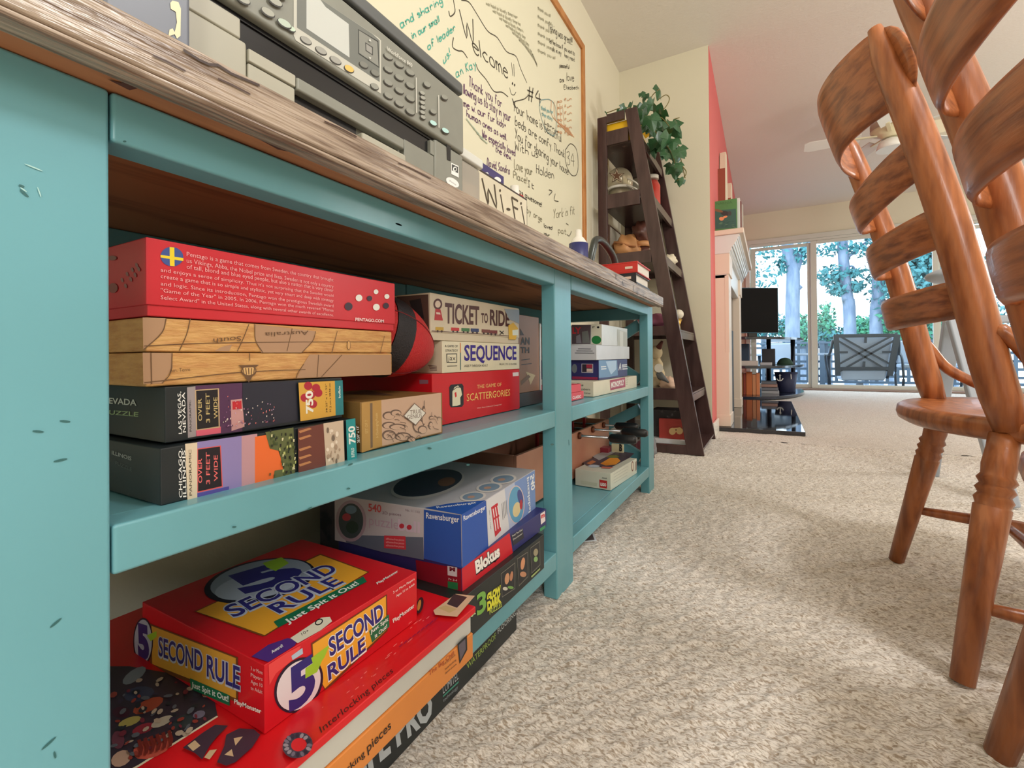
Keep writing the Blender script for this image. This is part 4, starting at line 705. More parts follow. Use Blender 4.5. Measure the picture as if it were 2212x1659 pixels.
# clear storage tub
FROST = mat('frosted_plastic', (226, 220, 206), .25, trans=.55)
t = thing('storage_tub', 'clear plastic storage tub with white lid behind the printer', 'storage tub', (-.62, .83, .8305))
b = MB(); b.box(-.69, -.55, .735, .852, .8305, .990, FROST); b.build('tub', t, .008); b = MB(); b.box(-.695, -.545, .730, .857, .9905, 1.012, mat('translucent_lid', (222, 224, 216), .3)); b.build('lid', t, .005)
b = MB(); b.box(-.68, -.56, .745, .842, .834, .95, card('tub_paper', (214, 188, 160))); b.build('contents', t, .002)
# sign
t = thing('sign', 'cream handwritten internet sign with a dark border standing on the table top', 'sign', (-.625, 1.08, .8305))
b = MB(); b.box(-.632, -.622, .875, 1.215, .8305, 1.045, mat('sign_border_black', (60, 50, 46), .5)); b.build('border', t, .002); b = MB(); b.box(-.6222, -.6205, .878, 1.208, .8305, 1.038, card('sign_cream', (232, 224, 198))); b.build('board', t)
ZQ = (980, 280, 4.325)
D = Print(ZQ, x=-.6205); SB = (74, 62, 44)
D.hand('W', (300, 690), (420, 745), (262, 450), SB, .007)
D.line([(437, 605), (465, 775)], .006, SB); D.disc((432, 570), 9, 14, SB); D.disc((510, 745), 20, 13, SB, 20); D.line([(540, 632), (572, 835)], .007, SB); D.line([(540, 632), (600, 668)], .006, SB); D.line([(555, 722), (600, 745)], .006, SB); D.line([(632, 715), (662, 885)], .006, SB); D.disc((628, 690), 8, 13, SB); D.build(t)
# marker box and bottle
t = carton('marker_box', 'navy blue dry-erase marker box standing behind the cream sign', 'marker box', -.75, 1.155, 1.30, .8305, 1.165, .03, mat('navy_card', (62, 54, 110), .4))
D = Print(ZQ, x=-.75); D.disc((410, 468), 34, 24, WHT, 30); D.poly([(295, 400), (318, 400), (328, 418)], WHT); D.build(t, 'logo_patches')
t = thing('marker_bottle', 'small clear bottle with a red label beside the navy marker box', 'bottle', (-.73, 1.345, .8305))
b = MB(); b.lathe((-.735, 1.345, .8305), (-.735, 1.345, 1.13), [(0, .026), (.03, .029), (.8, .029), (.88, .014), (.9, .014)], mat('clear_bottle', (224, 226, 220), .2, trans=.5)); b.build('body', t); b = MB(); b.lathe((-.735, 1.345, 1.05), (-.735, 1.345, 1.11), [(0, .0298), (1, .0298)], card('label_red', (206, 50, 60))); b.build('label', t); b = MB(); b.lathe((-.735, 1.345, 1.096), (-.735, 1.345, 1.145), [(0, .016), (1, .015)], WHITE); b.build('cap', t)
t = thing('spray_bottle', 'white whiteboard cleaner bottle with navy label near the far end of the table top', 'bottle', (-.60, 1.57, .8305))
b = MB(); b.lathe((-.6, 1.575, .8305), (-.6, 1.575, 1.035), [(0, .030), (.03, .034), (.75, .034), (.85, .02), (.88, .013), (1, .010)], WHITE); b.build('body', t); b = MB(); b.lathe((-.6, 1.575, .87), (-.6, 1.575, .985), [(0, .0345), (1, .0345)], card('label_navy', (50, 54, 110))); b.build('label', t)
# stack of notebooks
for z0, z1, x1, mm, lab, tab in ((.8305, .868, -.455, (46, 46, 52), 'black hardback book at the bottom of the stack at the table end', 0), (.8685, .908, -.458, (40, 40, 48), 'black elastic-band notebook between the red binder and the bottom book', 1), (.9085, .953, -.452, (206, 52, 46), 'red binder on top of the book stack at the table end', 1)):
    t = thing('book', lab, 'book', (-.53, 1.94, z0)); c = card('cover_%d' % mm[0], mm)
    b = MB(); b.box(-.68, x1, 1.83, 2.055, z0, z0+.004, c); b.build('back_cover', t, .001); b = MB(); b.box(-.68, x1, 1.83, 2.055, z1-.005, z1, c); b.build('front_cover', t, .001)
    b = MB(); b.box(-.68, x1, 1.83, 1.834, z0+.004, z1-.005, c); b.build('spine', t, .001); b = MB(); b.box(-.678, x1-.006, 1.8345, 2.05, z0+.0042, z1-.0052, mat('page_edges', (232, 228, 218), .8, bump=.5, bscale=200, stretch=(.1, .1, 6))); b.build('pages', t)
    if tab: b = MB(); b.box(x1-.05, x1-.02, 1.829, 1.8305, z0+.016, z0+.026, card('tab', (232, 206, 190))); b.build('label_tab', t, .001)
t = thing('hole_punch', 'grey metal hole punch with a looped lever behind the book stack', 'hole punch', (-.62, 1.74, .8305)); gm = mat('grey_metal', (70, 74, 72), .3, .5)
b = MB(); b.box(-.70, -.58, 1.70, 1.80, .8305, .86, gm); b.build('base', t, .005)
b = MB(); b.tube(catmull([(-.62, 1.75, .86), (-.62, 1.745, .93), (-.61, 1.765, 1.015), (-.61, 1.80, 1.05), (-.60, 1.86, 1.05), (-.585, 1.94, 1.01), (-.58, 1.975, .955)], 5), .015, gm, 12); b.build('lever', t)
# ------------------------------------------------------------------ whiteboard
t = thing('whiteboard', 'large oak-framed whiteboard covered in handwritten guest messages on the left wall', 'whiteboard', (-.99, 1.4, .95))
b = MB(); b.box(-.999, -.988, -.32, 2.66, .93, 2.445, mat('whiteboard_surface', (226, 222, 196), .25)); b.build('board', t)
for bx in ((-.999, -.975, 2.66, 2.705, .885, 2.49), (-.999, -.975, -.365, -.32, .885, 2.49)): b = MB(); b.box(*bx, OAKF); b.build('frame_side', t, .004)
for bx in ((-.999, -.975, -.319, 2.659, 2.445, 2.49), (-.999, -.975, -.319, 2.659, .885, .93)): b = MB(); b.box(*bx, OAKF); b.build('frame_rail', t, .004)
W = (780, 0, 2.9625); D = Print(W, off=.0008, x=-.988); K_, GR, PU, FG, OR_ = (60, 54, 44), (84, 180, 160), (92, 44, 96), (176, 172, 146), (206, 150, 110)
D.hand('W', (655, 232), (735, 290), (632, 60), K_, .0055); D.hand('elcome', (722, 335), (940, 505), (705, 215), K_, .0055); D.line([(962, 400), (970, 485)], .0034, K_); D.line([(976, 410), (980, 490)], .0034, K_); D.disc((968, 535), 4, 9, K_); D.disc((982, 545), 4, 9, K_); D.line([(950, 560), (960, 600), (978, 608), (990, 590)], .003, K_, True)
D.line([(560, 70), (570, 105), (600, 75), (590, 0)], .004, K_, True); D.line([(640, 0), (690, 15), (740, 90), (810, 200), (870, 240), (930, 330), (990, 360), (1020, 440), (1060, 530)], .004, K_, True); D.line([(590, 240), (585, 300), (620, 325), (650, 330), (680, 372)], .004, K_, True); D.line([(735, 410), (750, 450), (800, 510), (850, 585), (900, 590), (940, 620)], .004, K_, True)
for s, a, c_, d_ in (('and sharing', (255, 180), (520, 20), (240, 130)), ('in our small', (330, 250), (500, 140), (320, 205)), ('of leader', (430, 320), (605, 190), (420, 275)), ('us!', (530, 410), (570, 355), (520, 360)), ('an Kay', (610, 495), (735, 430), (600, 440))): D.hand(s, a, c_, d_, GR, .004)
for s, a, c_, d_ in (('Thank you for', (690, 550), (900, 690), (690, 485)), ('llowing us to stay in your', (655, 600), (955, 780), (655, 535)), ('me w. our fur kids+', (655, 680), (925, 825), (655, 630)), ('human ones as well.', (675, 745), (930, 900), (675, 700)), ('We especially loved', (775, 880), (985, 1000), (775, 830)), ('the view.', (860, 970), (960, 1025), (862, 930)), ('David, Sandra', (805, 1060), (950, 1115), (808, 1010))): D.hand(s, a, c_, d_, PU, .0034)
for s, a, c_, d_ in (('Your home is beautiful', (975, 710), (1280, 910), (970, 640)), ('beds are comfy. Thank', (985, 800), (1300, 1010), (985, 740)), ('You for sharing your house', (985, 885), (1325, 1120), (985, 820)), ('With us', (985, 960), (1130, 1010), (985, 905)), ('Holden', (1120, 1110), (1232, 1145), (1120, 1050)), ('It', (1068, 1195), (1105, 1210), (1068, 1155)), ('was awesome!', (988, 1225), (1155, 1325), (988, 1190)), ('loved', (1170, 1455), (1222, 1470), (1170, 1430)), ('your', (1168, 1500), (1205, 1515), (1168, 1480))): D.hand(s, a, c_, d_, K_, .0034)
for s, a, c_, d_ in (('Love your', (980, 1080), (1095, 1125), (980, 1020)), ('Place!', (975, 1140), (1060, 1175), (975, 1095)), ('by Jorge', (1060, 1360), (1155, 1420), (1060, 1320)), ('York is fit', (1230, 1400), (1365, 1370), (1230, 1340)), ('pat', (1260, 1490), (1310, 1500), (1260, 1450))): D.hand(s, a, c_, d_, (128, 122, 96), .0034)
D.hand('#4', (1062, 640), (1150, 680), (1062, 545), K_, .0058); D.line([(965, 630), (990, 690), (975, 655), (1040, 635), (1065, 615)], .004, K_, True); D.line([(1150, 640), (1210, 640), (1245, 700), (1240, 860), (1180, 830), (1140, 700), (1150, 640)], .004, (120, 150, 150), True)
D.line([(1306, 960), (1340, 920), (1378, 960), (1388, 1060), (1375, 1120), (1340, 1115), (1308, 1040), (1306, 960)], .004, K_, True); D.hand('34', (1315, 1050), (1365, 1070), (1315, 965), K_, .003)
for s, a, c_, d_, w_ in (('Fishing was great!!!', (1200, 195), (1350, 290), (1200, 140), .0034), ('let me know if you want to', (1205, 275), (1365, 355), (1205, 245), .003), ('ride in my 51 Chevy next', (1210, 320), (1365, 395), (1210, 290), .003), ('Elisabeth', (1298, 570), (1392, 572), (1298, 545), .0034), ('as', (1270, 525), (1295, 525), (1270, 495), .004), ('love', (1315, 515), (1360, 520), (1315, 465), .0034), ('peaceful', (1270, 430), (1330, 440), (1270, 405), .004)): D.hand(s, a, c_, d_, K_, w_)
for i in range(8): D.hand('we had a lovely time here'[:24-i], (800-i*4+i*46, 30+i*46), (1000+i*18, 120+i*44), (798-i*4+i*46, 8+i*46), FG, .0034)
for i in range(6): D.hand('thank you all', (1130, 60+i*54), (1210+i*6, 110+i*54), (1130, 40+i*54), FG, .004)
for i in range(5): D.line([(1215+i*18, 640+i*8), (1225+i*20, 750+i*20), (1330+i*8, 830+i*12)], .004, OR_, True)
for i in range(6): D.hand('so fun', (1255, 660+i*38), (1345, 640+i*46), (1255, 640+i*38), OR_, .0035)
D.hand('thank you for', (1150, 700), (1225, 730), (1150, 675), (130, 180, 180), .004); D.hand('the stay', (1155, 740), (1222, 770), (1155, 715), (130, 180, 180), .004)
D.hand('Larry', (1172, 790), (1248, 850), (1174, 765), K_, .0034); D.line([(1310, 1430), (1325, 1440)], .0034, K_); D.line([(1315, 1500), (1330, 1510), (1345, 1480)], .0034, K_, True); D.line([(1200, 1215), (1220, 1225), (1200, 1250)], .004, K_, True); D.line([(1240, 1240), (1235, 1280), (1260, 1290)], .004, K_, True)
for i in range(5): D.line([(670+i*22, 760+i*30), (700+i*26, 800+i*30)], .004, (150, 170, 150))
D.build(t, 'handwriting', kind='stuff')
# ------------------------------------------------------------------ leaning ladder shelf
ZT = 2.11
def fx(z): return -.335-(.70-.335)*z/ZT      # front edge of the rails
t = thing('ladder_shelf', 'dark espresso ladder shelf leaning against the wall beyond the console table', 'ladder shelf', (-.66, 3.2, 0))
for y in (2.85, 3.47):
    b = MB(); b.prism([(fx(0), y, 0), (fx(ZT), y, ZT), (fx(ZT)-.075, y, ZT), (fx(0)-.092, y, 0)], (0, .024, 0), ESP); b.build('front_rail', t, .003)
    b = MB(); b.box(-.952, -.892, y, y+.024, 0, ZT-.01, ESP); b.build('back_post', t, .003)
    for z0, z1 in ((2.055, ZT), (1.912, 2.0), (1.51, 1.60), (1.145, 1.22), (.70, .757), (.315, .385), (.0, .05)):
        b = MB(); b.box(-.8915, fx((z0+z1)/2)-.083, y+.001, y+.023, z0, z1, ESP); b.build('side_rail', t, .002)
LEVELS = (1.925, 1.555, 1.185, .735, .36, .035)
for z in LEVELS:
    b = MB(); b.box(-.945, fx(z)-.004, 2.8745, 3.4695, z-.012, z, ESP); b.build('shelf_board', t, .002)
    if z > .1: b = MB(); b.box(fx(z)-.020, fx(z)-.002, 2.8745, 3.4695, z-.055, z-.0125, ESP); b.build('shelf_lip', t, .002)
# things on the ladder shelf
LEAF = mat('ivy_leaf', (58, 104, 62), .4, rgb2=(34, 74, 44), nscale=30, coat=.2); POT = mat('stoneware', (196, 186, 160), .5); STEM = mat('vine_stem', (120, 110, 60), .6)
t = thing('ivy_plant', 'trailing green ivy in a low yellow pot on top of the ladder shelf', 'plant', (-.78, 3.15, 1.925))
YP = mat('yellow_glaze', (240, 190, 30), .35); b = MB(); b.box(-.94, -.735, 2.885, 3.25, 1.9255, 2.066, YP); b.build('pot', t, .015, 3)
def leaf_mesh():
    b = MB(); out = [(0, 0), (.35, -.22), (.5, .05), (.62, .45), (.33, .45), (.22, .78), (0, 1.1), (-.22, .78), (-.33, .45), (-.62, .45), (-.5, .05), (-.35, -.22)]
    vs = [(x, y, -.28*abs(x)-.12*y*y) for x, y in out]+[(0, .35, .05)]
    b.add(vs, [(i, (i+1) % 12, 12) for i in range(12)], LEAF, True); me = bpy.data.meshes.new('leaf'); me.from_pydata(b.v, [], b.f); me.materials.append(LEAF); me.update(); return me
LM = leaf_mesh(); rr = random.Random(5)
anch = [(1425, 192, .06), (1385, 200, .03), (1395, 203, .035), (1400, 225, .05), (1410, 215, .05), (1418, 228, .055), (1365, 222, .035), (1350, 230, .035), (1340, 236, .03), (1310, 242, .02), (1376, 228, .045), (1388, 238, .05), (1405, 250, .065), (1420, 250, .065), (1430, 240, .05), (1440, 262, .05), (1448, 272, .07), (1456, 262, .05), (1420, 275, .07), (1405, 270, .06), (1432, 285, .065), (1445, 290, .06), (1455, 300, .055), (1415, 298, .07), (1428, 305, .07), (1444, 312, .06), (1456, 330, .045), (1462, 322, .05), (1468, 338, .045), (1470, 318, .045), (1466, 352, .035), (1452, 356, .05), (1458, 362, .05), (1475, 366, .03), (1468, 385, .035), (1478, 388, .03), (1436, 322, .05), (1410, 312, .06), (1398, 262, .05), (1440, 330, .04)]
for i, (px, py, s_) in enumerate(anch):
    yy = 3.05+rr.uniform(-.12, .12); q = P(px, py, y=yy)
    o = bpy.data.objects.new('leaf', LM); COL.objects.link(o); o.parent = t; inv = wm(t).inverted(); o.location = inv @ Vector(q)
    o.scale = (s_*1.5,)*3; o.rotation_euler = (math.radians(80+rr.uniform(-35, 35)), rr.uniform(-.6, .6)+math.pi, math.radians(28+rr.uniform(-50, 50)))
b = MB()
for pts in ([(1385, 250), (1400, 225), (1410, 205), (1425, 192)], [(1390, 250), (1430, 255), (1460, 300), (1470, 340), (1480, 385)], [(1390, 250), (1420, 290), (1450, 330), (1462, 370)], [(1390, 245), (1350, 232), (1310, 244)], [(1422, 215), (1438, 205), (1446, 212), (1442, 225), (1432, 238)], [(1455, 258), (1468, 254)], [(1470, 355), (1482, 370), (1478, 382), (1462, 390)]):
    b.tube(catmull([P(p[0], p[1], y=3.05) for p in pts], 4), .003, STEM, 6)
b.build('vine', t, kind='stuff')
t = thing('ribbon_bow', 'golden yellow ribbon loop on the front of the top ladder shelf', 'ribbon', (-.69, 3.15, 2.03))
b = MB(); pts = [P(p[0], p[1], y=3.2) for p in ((1378, 250), (1384, 262), (1400, 275), (1404, 288), (1392, 296), (1384, 282), (1380, 268))]; b.prism([tuple(p) for p in pts], (0, .03, 0), YP); b.build('loop', t, .003)
def helmet():
    t = thing('football_helmet', 'silver mini football helmet with a dark star on the second ladder shelf', 'helmet', (-.875, 3.08, 1.555))
    SV = mat('silver_shell', (196, 186, 160), .25, .35); c = Vector((-.875, 3.08, 1.70))
    b = MB(); b.ball(c+Vector((0, 0, .05)), (.088, .10, .095), SV, fn=lambda q, d: Vector((q.x*(1.1 if d.x < 0 else 1), q.y, max(q.z, -.055)))); b.build('shell', t)
    b = MB(); b.lathe((c.x, c.y, 1.5555), (c.x, c.y, 1.69), [(0, .075), (.2, .078), (.8, .07), (1, .074)], mat('dull_silver', (150, 140, 118), .35, .4), 20); b.build('stand', t)
    b = MB(); b.lathe((c.x, c.y, 1.69), (c.x, c.y, 1.706), [(0, .088), (1, .088)], WHITE, 20); b.build('rim', t)
    b = MB(); b.tube(catmull([(c.x+.06, 3.02, 1.75), (c.x+.12, 3.03, 1.71), (c.x+.145, 3.05, 1.67), (c.x+.13, 3.10, 1.64)], 4), .005, WHITE, 8); b.tube(catmull([(c.x+.065, 3.02, 1.70), (c.x+.12, 3.03, 1.67), (c.x+.14, 3.05, 1.645)], 4), .005, WHITE, 8); b.build('face_guard', t)
    D = Print((1275, 220, 3.662), y=2.975); cx, cy = 210, 585
    def star(R, c): D.poly([(cx+R*(1 if k % 2 == 0 else .42)*math.sin(k*math.pi/5)*1.0, cy-R*(1 if k % 2 == 0 else .42)*math.cos(k*math.pi/5)) for k in range(10)], c)
    star(66, (90, 60, 40)); star(54, (206, 196, 170)); star(44, (104, 70, 48)); D.build(t, 'star')
helmet()
t = thing('jar', 'red-filled glass jar on the second ladder shelf', 'jar', (-.72, 3.28, 1.555)); b = MB(); b.lathe((-.705, 3.28, 1.5555), (-.705, 3.28, 1.80), [(0, .05), (.05, .055), (.8, .055), (.95, .04)], mat('red_glass', (206, 70, 60), .2)); b.build('body', t); b = MB(); b.lathe((-.705, 3.28, 1.80), (-.705, 3.28, 1.825), [(0, .045), (1, .045)], WHITE); b.build('lid', t)
TAN = mat('tan_leather', (206, 148, 96), .5, bump=.4, bscale=30); t = thing('leather_ball', 'tan leather ball ornament on the third ladder shelf', 'ornament', (-.83, 3.08, 1.185)); b = MB(); b.ball((-.83, 3.08, 1.285), (.09, .09, .10), TAN, fn=lump); b.build('body', t); b = MB(); b.tube([(-.83+.092*math.cos(a), 3.08+.092*math.sin(a), 1.31+.02*math.sin(a*2)) for a in np.linspace(0, 6.28, 24)], .006, mat('tan_lace', (170, 110, 66), .6), 6); b.build('seam', t)
BRN = mat('brown_ceramic', (110, 70, 58), .35, rgb2=(80, 46, 40), nscale=14); t = thing('figurine', 'brown ceramic figurine with a tan band on the third ladder shelf', 'figurine', (-.74, 3.12, 1.185)); b = MB(); b.lathe((-.74, 3.12, 1.1855), (-.74, 3.12, 1.30), [(0, .035), (.3, .052), (.7, .055), (1, .045)], BRN); b.build('base', t); b = MB(); b.lathe((-.74, 3.12, 1.30), (-.74, 3.12, 1.335), [(0, .056), (.5, .060), (1, .056)], TAN); b.build('band', t); b = MB(); b.ball((-.745, 3.12, 1.40), (.062, .06, .075), BRN, fn=lump); b.build('head', t)
t = thing('framed_picture', 'pale backed photo frame leaning at the back of the third ladder shelf', 'picture', (-.92, 3.2, 1.185)); b = MB(); b.box(-.944, -.93, 3.02, 3.30, 1.1855, 1.46, mat('frame_brown', (90, 64, 50), .5)); b.build('frame', t, .003); b = MB(); b.box(-.9299, -.927, 3.035, 3.285, 1.20, 1.445, card('mat_board', (206, 200, 184))); b.build('mat_board', t)
PNK = mat('plum_cloth', (120, 62, 84), .8, bump=.5, bscale=20); t = thing('folded_cloth', 'plum folded cloth on the fourth ladder shelf', 'cloth', (-.63, 3.0, .735)); b = MB(); b.ball((-.66, 3.02, .79), (.10, .09, .055), PNK, fn=lump); b.build('cloth', t)
t = thing('ornament', 'small gold and glass ornament at the far side of the fourth ladder shelf', 'ornament', (-.56, 3.38, .735)); b = MB(); b.lathe((-.555, 3.38, .7355), (-.555, 3.38, .83), [(0, .03), (.2, .012), (.6, .01), (1, .025)], mat('gold', (206, 166, 90), .3, .8)); b.build('foot', t); b = MB(); b.ball((-.555, 3.38, .865), .035, mat('milk_glass', (232, 224, 206), .2)); b.build('globe', t)
t = thing('shell_ornament', 'cream spherical shell on the third ladder shelf beside the far rail', 'ornament', (-.60, 3.30, 1.185)); b = MB(); b.ball((-.595, 3.30, 1.228), (.045, .045, .043), mat('shell_cream', (232, 222, 196), .4), fn=lump); b.build('body', t)
t = thing('toy_bird', 'cream plush bird with a white medallion on the fifth ladder shelf', 'toy', (-.64, 3.08, .36)); PB_ = mat('cream_plush', (214, 196, 160), .9, bump=.5); b = MB(); b.ball((-.655, 3.08, .47), (.055, .055, .10), PB_, fn=lump); b.build('body', t); b = MB(); b.ball((-.645, 3.07, .60), (.040, .04, .045), PB_); b.build('head', t); b = MB(); b.lathe((-.63, 3.06, .625), (-.60, 3.04, .67), [(0, .02), (1, .008)], mat('crest_brown', (100, 50, 44), .7)); b.build('crest', t); b = MB(); b.lathe((-.62, 3.022, .50), (-.618, 3.018, .50), [(0, .028), (1, .028)], WHITE, 18); b.build('medallion', t); b = MB(); b.lathe((-.63, 3.05, .46), (-.56, 3.03, .41), [(0, .03), (1, .004)], mat('grey_wing', (120, 124, 128), .8)); b.build('wing', t)
t = thing('seashell', 'pale pink seashell on the fifth ladder shelf', 'seashell', (-.57, 3.08, .36)); b = MB(); b.ball((-.575, 3.08, .40), (.05, .045, .04), mat('pink_shell', (236, 200, 176), .35), fn=lambda q, d: q*(1+.25*abs(math.sin(6*math.atan2(d.z, d.x))))); b.build('body', t)
t = carton('book', 'white hardback book lying on the lowest ladder shelf under the red cover', 'book', -.43, 2.96, 3.16, .0355, .062, .25, card('paper', (232, 234, 238)))
t = carton('puzzle_book', 'red-covered book with a cream controller emblem on the lowest ladder shelf', 'book', -.425, 2.99, 3.02, .0625, .185, .19, card('brick_red', (180, 66, 58)))
D = Print((1280, 680, 5.186), y=2.99); D.disc((895, 1305), 38, 40, (232, 196, 140)); D.disc((975, 1300), 38, 40, (232, 196, 140)); D.poly([(890, 1268), (985, 1262), (985, 1310), (890, 1312)], (232, 196, 140)); D.disc((935, 1290), 8, 8, (80, 40, 30)); D.line([(860, 1270), (900, 1255), (975, 1255), (1005, 1280)], .002, (110, 40, 30), True)
for x in (942, 1004, 1065): D.poly([(x-12, 1396), (x+12, 1396), (x+12, 1416), (x-12, 1416)], WHT)
D.build(t, 'emblem')
t = carton('camera_box', 'black and grey box on the lowest ladder shelf behind the red-covered book', 'box', -.45, 3.03, 3.2, .0625, .235, .22, mat('dark_box_print', (54, 48, 52), .5, rgb2=(120, 112, 112), nscale=20, thr=(.3, .4)))
t = thing('soft_toy', 'crumpled grey and plum soft toy on the floor between table and ladder shelf', 'soft toy', (-.60, 2.60, 0)); b = MB(); b.ball((-.60, 2.58, .07), (.05, .10, .07), mat('grey_felt', (130, 130, 134), .9, rgb2=(110, 54, 70), nscale=8, thr=(.45, .5)), fn=lump); b.build('body', t)
# ------------------------------------------------------------------ fireplace
t = thing('fireplace', 'white fluted fireplace surround with mantel shelf and dark firebox on the coral wall', 'fireplace', (-.3, 5.0, 0))
FPW = mat('mantel_white', (232, 214, 196), .35); FPG = mat('mantel_shade_white', (226, 226, 224), .3)
def fp(n, *bx, mt=FPW, bev=.004):
    b = MB()
    for q in bx: b.box(*q, mt)
    b.build(n, t, bev)
for y0 in (3.905, 5.36):
    fp('pilaster', (-.37-(.04 if y0 > 5 else 0), -.274, y0, y0+.28, .031, 1.20)); fp('pilaster_base', (-.37, -.266, y0-.006, y0+.286, .031, .12)); fp('capital', (-.375, -.264, y0-.005, y0+.285, 1.20, 1.36))
fp('pilaster_panel', (-.30, -.272, 3.9035, 3.9055, .60, 1.19), bev=.001)
fp('frieze', (-.40, -.285, 3.905, 5.64, 1.17, 1.36), mt=FPG)
pr_ = [(-.42, 1.36), (-.262, 1.36), (-.262, 1.375), (-.252, 1.38), (-.252, 1.40), (-.235, 1.42), (-.215, 1.45), (-.205, 1.475), (-.195, 1.48), (-.195, 1.50), (-.42, 1.50)]
b = MB(); b.prism([(x, 3.90, z) for x, z in pr_], (0, 1.76, 0), FPG); b.build('crown_moulding', t, .002)
for i in range(7): b = MB(); x = -.262+i*.011; z = 1.37+i*.019; b.tube([(x, 3.905, z), (x, 5.655, z)], .004, FPG, 8); b.build('bead', t)
fp('mantel_shelf', (-.44, -.165, 3.885, 5.68, 1.50, 1.54), bev=.006)
fp('firebox_surround', (-.45, -.335, 4.185, 5.36, .031, 1.17), mt=mat('black_tile', (30, 32, 36), .15)); fp('firebox_screen', (-.334, -.325, 4.36, 5.2, .031, .82), mt=mat('black_iron', (26, 26, 24), .5, .3))
t = thing('hearth', 'polished black granite hearth slab in front of the fireplace', 'hearth', (-.07, 5.1, 0)); b = MB(); b.box(-.47, .212, 3.86, 6.33, 0, .03, mat('black_granite', (34, 36, 44), .04, spec=.9, noise=.3, nscale=120)); b.build('slab', t, .003)
t = carton('book', 'green-covered hardback with a swimmer picture facing out on the mantel', 'book', -.212, 3.95, 3.98, 1.5405, 1.785, .165, card('leaf_green', (84, 140, 78)))
D = Print((1500, 380, 6.914), y=3.95); D.poly([(262, 520), (620, 490), (630, 770), (275, 800)], (52, 96, 84)); D.text('NARNIA', (330, 435), (565, 410), (328, 400), (60, 110, 56), .0); D.disc((460, 560), 70, 36, (50, 44, 44), 10); D.disc((360, 520), 70, 20, (130, 90, 56), 15); D.disc((405, 640), 36, 28, (232, 150, 100)); D.disc((455, 615), 40, 16, (232, 150, 100), -20); D.disc((525, 560), 28, 34, (60, 60, 60))
for i in range(24): D.disc((random.uniform(290, 610), random.uniform(670, 780)), 22, 5, random.choice([(40, 84, 72), (90, 130, 100)]), -5, 8)
D.build(t, 'cover_picture')
for i, (c, l) in enumerate((((232, 232, 228), 'white-spined book behind the green hardback on the mantel'), ((120, 54, 46), 'brown-spined book standing behind the white-spined one on the mantel'), ((206, 200, 190), 'pale grey book at the far end of the mantel row'))):
    carton('book', l, 'book', -.195+i*.008, 4.0+i*.06, 4.05+i*.06, 1.5405, 1.80-i*.01, .15, card('spine%d' % i, c))
LW = mat('letter_cream', (226, 216, 190), .5); LBn = mat('letter_brown_edge', (150, 74, 52), .5)
for i, (y0, z1, n) in enumerate(((4.30, 2.36, 'tall cream wooden letter leaning on the coral wall above the mantel'), (4.95, 2.30, 'shorter cream wooden letter further along the mantel'))):
    t = thing('wooden_letter', n, 'letter', (-.35, y0+.12, 1.54)); 
    b = MB(); b.prism([(-.372, y0, 1.5405), (-.372, y0+.09, 1.5405), (-.372, y0+.24, z1), (-.372, y0+.15, z1)], (.05, 0, 0), LW); b.prism([(-.371, y0+.30, 1.5405), (-.371, y0+.39, 1.5405), (-.371, y0+.24, z1), (-.371, y0+.15, z1)], (.05, 0, 0), LW); b.build('strokes', t, .003)
    b = MB(); b.box(-.376, -.318, y0-.012, y0-.001, 1.5405, z1-.2, LBn); b.build('edge', t)
# ------------------------------------------------------------------ television and its corner stand
GLB = mat('dark_glass_shelf', (40, 48, 62), .1, spec=.8)
t = thing('tv_stand', 'three-tier dark glass corner stand with curved fronts left of the patio door', 'tv stand', (-.05, 7.4, 0))
def arc(z, th, name):
    pts = [(-.42, 6.62, z), (-.30, 6.56, z)]+[(-.30+.74*math.sin(a), 8.2-1.64*math.cos(a), z) for a in np.linspace(.05, 1.35, 12)]+[(.42, 8.4, z), (-.43, 8.5, z)]
    b = MB(); b.prism(pts, (0, 0, th), GLB); b.build(name, t, .002)
arc(.012, .038, 'shelf'); arc(.405, .03, 'shelf'); arc(.775, .03, 'shelf')
for x, y in ((-.36, 6.75), (-.02, 7.9), (.30, 8.2)): b = MB(); b.lathe((x, y, 0), (x, y, .80), [(0, .03), (1, .03)], mat('dark_steel', (50, 54, 64), .3, .7), 12); b.build('post', t)
t = thing('television', 'flat television with a black screen on the corner stand', 'television', (-.13, 7.0, .806))
pA, pB = P(1596, 724, y=6.85), P(1681, 724, y=7.15)
dx_ = Vector((pB[0]-pA[0], pB[1]-pA[1], 0)); L_ = dx_.length; R_ = Matrix.Translation((pA[0], pA[1], 0)) @ Matrix.Rotation(math.atan2(dx_.y, dx_.x), 4, 'Z')
b = MB(); b.box(-.012, L_+.008, 0, .05, .868, 1.475, mat('tv_bezel', (88, 130, 150), .3), R_); b.build('bezel', t, .006)
b = MB(); b.box(-.008, L_-.004, -.002, .001, .876, 1.467, mat('tv_screen', (22, 22, 23), .6, spec=.1), R_); b.build('screen', t)
b = MB(); b.box(.14, .26, .01, .04, .82, .87, BLACK, R_); b.box(.02, .38, -.03, .09, .8055, .822, BLACK, R_); b.build('foot', t, .003)
def item(n, lab, cat, bx, c, bev=.006, rough=.5):
    t = thing(n, lab, cat, ((bx[0]+bx[1])/2, (bx[2]+bx[3])/2, bx[4])); b = MB(); b.box(*bx, mat('item_%d_%d_%d' % c, c, rough)); b.build('body', t, bev); return t
item('game_console', 'white flat game console on the middle shelf of the corner stand', 'game console', (-.40, -.14, 6.75, 7.0, .4355, .50), (206, 206, 200))
item('speaker', 'tall dark blue speaker on the middle shelf of the corner stand', 'speaker', (-.39, -.25, 7.05, 7.25, .4355, .73), (44, 66, 92))
item('game_console', 'black upright games console beside the green cap', 'game console', (-.10, .06, 7.25, 7.40, .4355, .66), (36, 34, 44))
